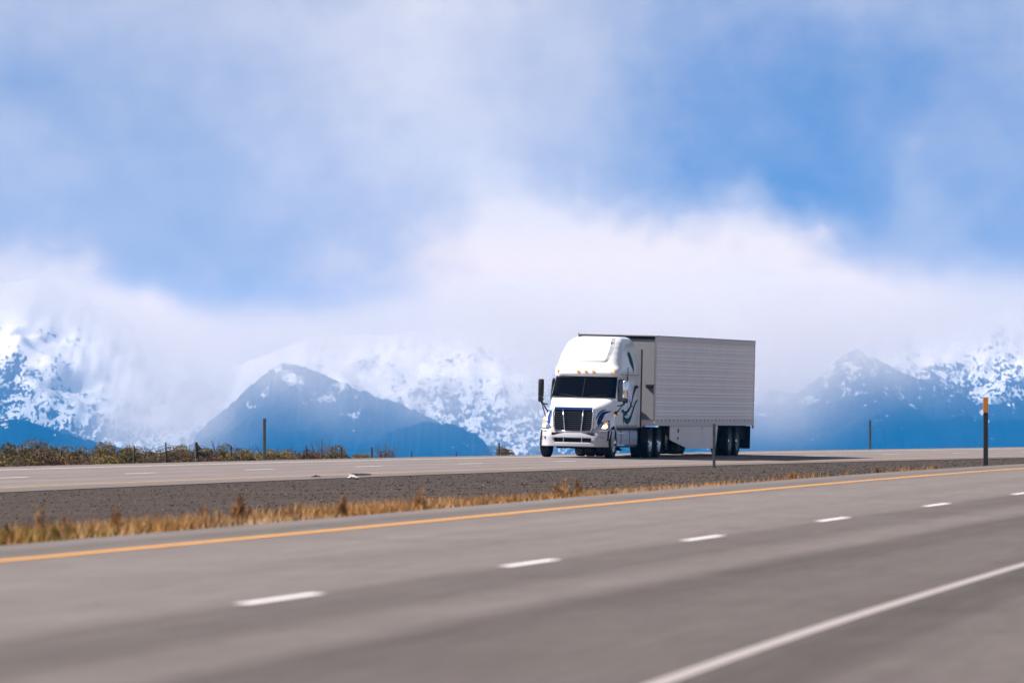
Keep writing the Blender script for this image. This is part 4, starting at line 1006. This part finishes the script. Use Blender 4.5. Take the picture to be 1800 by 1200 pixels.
# the rest of the scrub reads as one mass
VV = []; FF = []; k0 = 0; r_ = np.random.default_rng(5)
for k in range(150):
    px = r_.uniform(-160, 640); o_ = -r_.uniform(11.3, 34); top = 789 + (px / 640) * 8 + r_.uniform(-4, 9) - (3 if o_ < -20 else 0)
    p, s_, hgt = ray_ground(px, o_, top)
    if hgt < 0.15: continue
    hgt = min(hgt, 1.6); V, F = leaves(1600, r_.uniform(0.6, 1.2), 0.8, hgt, 0.05, r_, 0, 7); VV.append(V + p[None]); FF.append(F + k0); k0 += len(V)
V = np.concatenate(VV); F = np.concatenate(FF)
o_ = bulk('sagebrush_scrub', V, F, [L_grey, L_olive, L_yel, L_brown])
cl = np.repeat(r_.integers(0, 4, len(F) // 1600 + 1), 1600)[:len(F)]; o_.data.polygons.foreach_set('material_index', cl.astype(np.int32)); tag(o_, kind='stuff')
# low dry tufts along the back edge of the pavement
VV = []; n_ = 9000; s_ = r_.uniform(150, 300, n_); oo = FB - 0.12 - r_.exponential(0.8, n_); P_ = Pv(s_, oo)
def blades(P_, hgt, wd, r_, lean=0.35):
    n_ = len(P_); a = r_.uniform(0, math.pi, n_); dx_ = np.cos(a) * wd; dy_ = np.sin(a) * wd; l_ = r_.normal(size=(n_, 2)) * lean
    B0 = P_ + np.stack([-dx_, -dy_, np.full(n_, -0.01)], 1); B1 = P_ + np.stack([dx_, dy_, np.full(n_, -0.01)], 1)
    T = P_ + np.stack([l_[:, 0] * hgt, l_[:, 1] * hgt, hgt], 1)
    return np.stack([B0, B1, T], 1).reshape(-1, 3), np.arange(3 * n_).reshape(-1, 3)
V, F = blades(P_, r_.uniform(0.02, 0.10, n_), 0.012, r_)
G_straw = leafmat('straw_grass', (0.46, 0.29, 0.165)); G_rust = leafmat('rusty_grass', (0.33, 0.170, 0.064)); G_green = leafmat('green_weed', (0.21, 0.15, 0.030)); G_tan = leafmat('tan_grass', (0.38, 0.215, 0.10))
tag(bulk('verge_grass', V, F, G_tan), kind='stuff')

# ------------------------------------------------------------------ median: dry grass, weeds, stones, litter
def med_pt(s, o):
    """point on the median surface at offset o from the near yellow line"""
    a = Pn(s, np.full_like(s, NE)); b_ = Pf(s, np.full_like(s, FE)); W = np.linalg.norm((b_ - a)[..., :2], axis=-1)
    return median(s, np.clip((NE - o) / W, 0, 1))
r_ = np.random.default_rng(21)
def clumpy(s, seed): return vnoise(s / 3.1, s * 0 + 0.5, seed) + 0.6 * vnoise(s / 0.9, s * 0 + 3.5, seed + 1)
N = 80000
s_ = 30 + (126 - 30) * r_.uniform(0, 1, N) ** 1.0
dn = clumpy(s_, 77)
oo = -1.55 - np.abs(r_.normal(0, 1, N)) * (0.70 + 0.75 * np.clip(dn + 0.3, 0, 1)) - 0.12 * r_.random(N)
keep = r_.random(N) < np.clip((0.72 + 1.4 * dn) * np.where(s_ < 84, 1, np.clip((124 - s_) / 48, 0.0, 1)), 0.0, 1)
keep &= oo > -4.6
s_, oo, dn = s_[keep], oo[keep], dn[keep]; P_ = med_pt(s_, oo)
hgt = (0.04 + 0.10 * r_.random(len(s_))) * np.clip(1.0 + 1.1 * dn, 0.45, 2.0) * np.clip(1.25 - (s_ - 60) / 90, 0.55, 1.25)
V, F = blades(P_, hgt, 0.0065, r_, 0.4)
o_ = bulk('dry_grass', V, F, [G_straw, G_rust, G_tan, G_green])
kk = clumpy(s_, 99) + r_.normal(0, 0.20, len(s_)); near_ = np.clip((78 - s_) / 20, 0, 1) * 0.30
mi = np.where(kk + near_ * 1.4 > 0.05, 1, np.where(kk > -0.12, 2, 0)); mi = np.where((s_ < 72) & (r_.random(len(s_)) < 0.16 + 0.5 * (vnoise(s_ / 1.5, s_ * 0, 5) > 0.18)), 3, mi)
o_.data.polygons.foreach_set('material_index', mi.astype(np.int32)); tag(o_, kind='stuff')
# sparse tufts further right along the near edge
N = 2600; s_ = r_.uniform(112, 160, N); dn = clumpy(s_, 61); oo = -1.6 - np.abs(r_.normal(0, 0.35, N)); keep = dn > 0.22; P_ = med_pt(s_[keep], oo[keep])
V, F = blades(P_, r_.uniform(0.04, 0.14, keep.sum()), 0.007, r_, 0.3); tag(bulk('edge_grass', V, F, G_rust), kind='stuff')

def near_ground(px, o):
    s = 80.0
    for _ in range(30):
        p = med_pt(np.array([s]), np.array([o]))[0]; q = med_pt(np.array([s + 0.3]), np.array([o]))[0]
        f0 = 900 + FPX * p[0] / p[1] - px; f1 = 900 + FPX * q[0] / q[1] - px; s -= f0 / ((f1 - f0) / 0.3)
    p = med_pt(np.array([s]), np.array([o]))[0]; return p
WEEDS = [ # px, offset, top px, half width px, material, density, label
    (422, -1.9, 862, 11, G_rust, 420, 'tallest rust-orange weed spike in the median grass, narrow and pointed'),
    (360, -1.9, 886, 17, G_rust, 520, 'wide dark rust-brown weed clump left of the tall pointed weed spike'),
    (75, -2.6, 884, 8, G_tan, 150, 'thin pale weed stalk near the left edge, sticking up from the median grass'),
    (118, -2.1, 905, 13, G_rust, 420, 'dark brown bushy weed near the left edge between green tufts'),
    (198, -2.3, 888, 9, G_rust, 240, 'thin reddish weed plume left of the wide rust-brown clump'),
    (95, -1.9, 916, 12, G_green, 320, 'olive-green weed tuft in front of the dark brown weed'),
    (16, -1.9, 918, 18, G_green, 380, 'olive-green weed tuft at the very left edge of the median grass'),
    (605, -1.9, 868, 7, G_rust, 260, 'slim orange weed spike below the white litter on the gravel'),
    (515, -2.0, 882, 16, G_tan, 360, 'broad tan weed clump between the two orange weed spikes'),
    (735, -1.9, 855, 9, G_tan, 300, 'upright tan weed bunch, the tallest right of the slim orange spike'),
    (985, -2.0, 839, 14, G_tan, 360, 'broad tan weed bunch in the grass just below the front of the truck'),
    (1021, -2.0, 839, 7, G_rust, 240, 'small pointed orange weed just right of the broad tan bunch below the truck'),
    (1395, -1.9, 826, 10, G_rust, 160, 'low rust-coloured weed on the gravel right of the steel marker post'),
    (1542, -2.0, 818, 7, G_rust, 120, 'lone low rust-coloured weed on gravel, left of the orange-topped post'),
]
for i, (px, o_, top, hwp, m_, n_, lb) in enumerate(WEEDS):
    p = near_ground(px, o_); hgt = (750 - top) * p[1] / FPX - p[2]; hw = hwp * p[1] / FPX; rr2 = np.random.default_rng(300 + i)
    root = empty('roadside_weed', tuple(float(v) for v in p))
    n2 = int(n_ * 2.0); t_ = rr2.uniform(0, 1, n2) ** 1.3
    npl = 7 if hwp > 10 else 4        # plumes of different height leaning apart
    pk = rr2.integers(0, npl, n2); ph = np.concatenate([[1.0], rr2.uniform(0.35, 0.85, npl - 1)]); pxo = np.concatenate([[0.0], rr2.uniform(-1.25, 1.25, npl - 1)]); pyo = rr2.uniform(-0.5, 0.5, npl); ple = rr2.uniform(-0.35, 0.35, npl)
    sp = hw * 0.34 * (1 - t_) ** 0.6 + 0.006; zt = t_ * hgt * 0.92 * ph[pk]
    q = np.stack([hw * pxo[pk] * 0.8 + ple[pk] * zt + rr2.normal(0, 0.8, n2) * sp, hw * pyo[pk] + rr2.normal(0, 0.8, n2) * sp, zt], 1)
    V, F = blades(q, rr2.uniform(0.04, 0.12, n2) * (1.0 - 0.65 * t_) * (1 if hgt > 0.25 else 0.6), 0.005, rr2, 0.22)
    V[2::3, 2] = np.minimum(V[2::3, 2], hgt)
    f_ = bulk('foliage', V, F, m_); f_.parent = root
    b = MB()
    for k in range(5): a = rr2.uniform(0, 6.28); b.tube([(0, 0, -0.03), (hw * 0.4 * math.cos(a), hw * 0.4 * math.sin(a), hgt * 0.55), (hw * 0.45 * math.cos(a + 0.3), hw * 0.45 * math.sin(a + 0.3), hgt * 0.97)], [0.006, 0.005, 0.002], 4)
    b.build('stem', m_, root); tag(root, lb, 'weed')

# gravel stones
r_ = np.random.default_rng(9); N = 60000
s_ = 45 + 250 * r_.random(N) ** 1.25; T_ = r_.random(N); P_ = median(s_, np.clip(T_, 0.004, 0.996))
ico = bmesh.new(); bmesh.ops.create_icosphere(ico, subdivisions=1, radius=1); iv = np.array([v.co[:] for v in ico.verts]); iff = np.array([[v.index for v in f.verts] for f in ico.faces]); ico.free()
sz = (0.005 + 0.012 * r_.random(N) ** 4) * np.clip(s_ / 90, 0.7, 1.9); nvv = len(iv)
jit = r_.uniform(0.65, 1.35, (N, nvv, 1)); V = iv[None] * jit * sz[:, None, None] * np.stack([r_.uniform(0.8, 1.6, N), r_.uniform(0.8, 1.6, N), r_.uniform(0.4, 0.7, N)], 1)[:, None] + P_[:, None]
F = (iff[None] + (np.arange(N) * nvv)[:, None, None]).reshape(-1, 3)
M_st = [mat('stone_dark', (0.032, 0.026, 0.023), 0.9, spec=0), mat('stone_grey', (0.066, 0.053, 0.048), 0.9, spec=0), mat('stone_light', (0.13, 0.108, 0.092), 0.9, spec=0)]
o_ = bulk('gravel', V.reshape(-1, 3), F, M_st); mi = np.repeat(r_.choice(3, N, p=[0.38, 0.47, 0.15]), len(iff)); o_.data.polygons.foreach_set('material_index', mi.astype(np.int32)); tag(o_, kind='stuff')

# litter at the far shoulder: a white crumpled scrap with a torn strip trailing from it
def crumple(name, loc, sx, sy, sz_, m, label, cat, seed):
    r2 = np.random.default_rng(seed); nx, ny = 16, 9; V = []; F = []
    for i in range(nx):
        for j in range(ny):
            u, v_ = i / (nx - 1) - 0.5, j / (ny - 1) - 0.5
            V.append((u * sx, v_ * sy, sz_ * (0.15 + 0.85 * abs(math.sin(u * 9 + seed) * math.cos(v_ * 7 + u * 4)) * (1 - 1.6 * abs(u))) + r2.uniform(0, 0.012)))
    for i in range(nx - 1):
        for j in range(ny - 1): F.append((i * ny + j, i * ny + j + 1, (i + 1) * ny + j + 1, (i + 1) * ny + j))
    o_ = mesh(name, V, F, m, smooth=False); o_.location = tuple(float(v) for v in loc); o_.rotation_euler = (0, 0, -0.2)
    sdm = o_.modifiers.new('thickness', 'SOLIDIFY'); sdm.thickness = 0.008
    return tag(o_, label, cat)
M_plastic = mat('white_plastic_film', (0.75, 0.72, 0.62), 0.5); M_scrap = mat('pale_rubber_strip', (0.30, 0.27, 0.23), 0.7, var=0.3)
crumple('litter', gp(Pf, 191.3, 1.60) + np.array([0, 0, -0.01]), 0.26, 0.22, 0.060, M_plastic, 'crumpled white and yellow plastic scrap lying at the edge of the far road shoulder', 'litter', 3)
crumple('litter', gp(Pf, 190.9, 0.75) + np.array([0, 0, 0.0]), 0.22, 0.2, 0.05, mat('dark_red_scrap', (0.10, 0.03, 0.03), 0.7), 'small dark red scrap on the far shoulder just above the white plastic scrap', 'litter', 8)
P_a = [gp(Pf, s0, o0) + np.array([0, 0, 0.03]) for s0, o0 in ((197.5, 0.62), (195.5, 0.60), (193.6, 0.95), (192.3, 1.4), (191.5, 1.6))]
V = []; F = []
for i, p in enumerate(P_a):
    hgt = [0.006, 0.03, 0.045, 0.04, 0.03][i]
    V += [(p[0], p[1] - 0.05, p[2] - 0.03), (p[0], p[1] - 0.02, p[2] + hgt), (p[0], p[1] + 0.06, p[2] - 0.03)]
for i in range(len(P_a) - 1):
    for j in range(3): F.append((3 * i + j, 3 * i + (j + 1) % 3, 3 * i + 3 + (j + 1) % 3, 3 * i + 3 + j))
F += [(0, 1, 2), (12, 14, 13)]
tag(mesh('tyre_strip', V, F, M_scrap), 'long pale torn tyre strip trailing left from the white plastic scrap on the shoulder', 'litter')
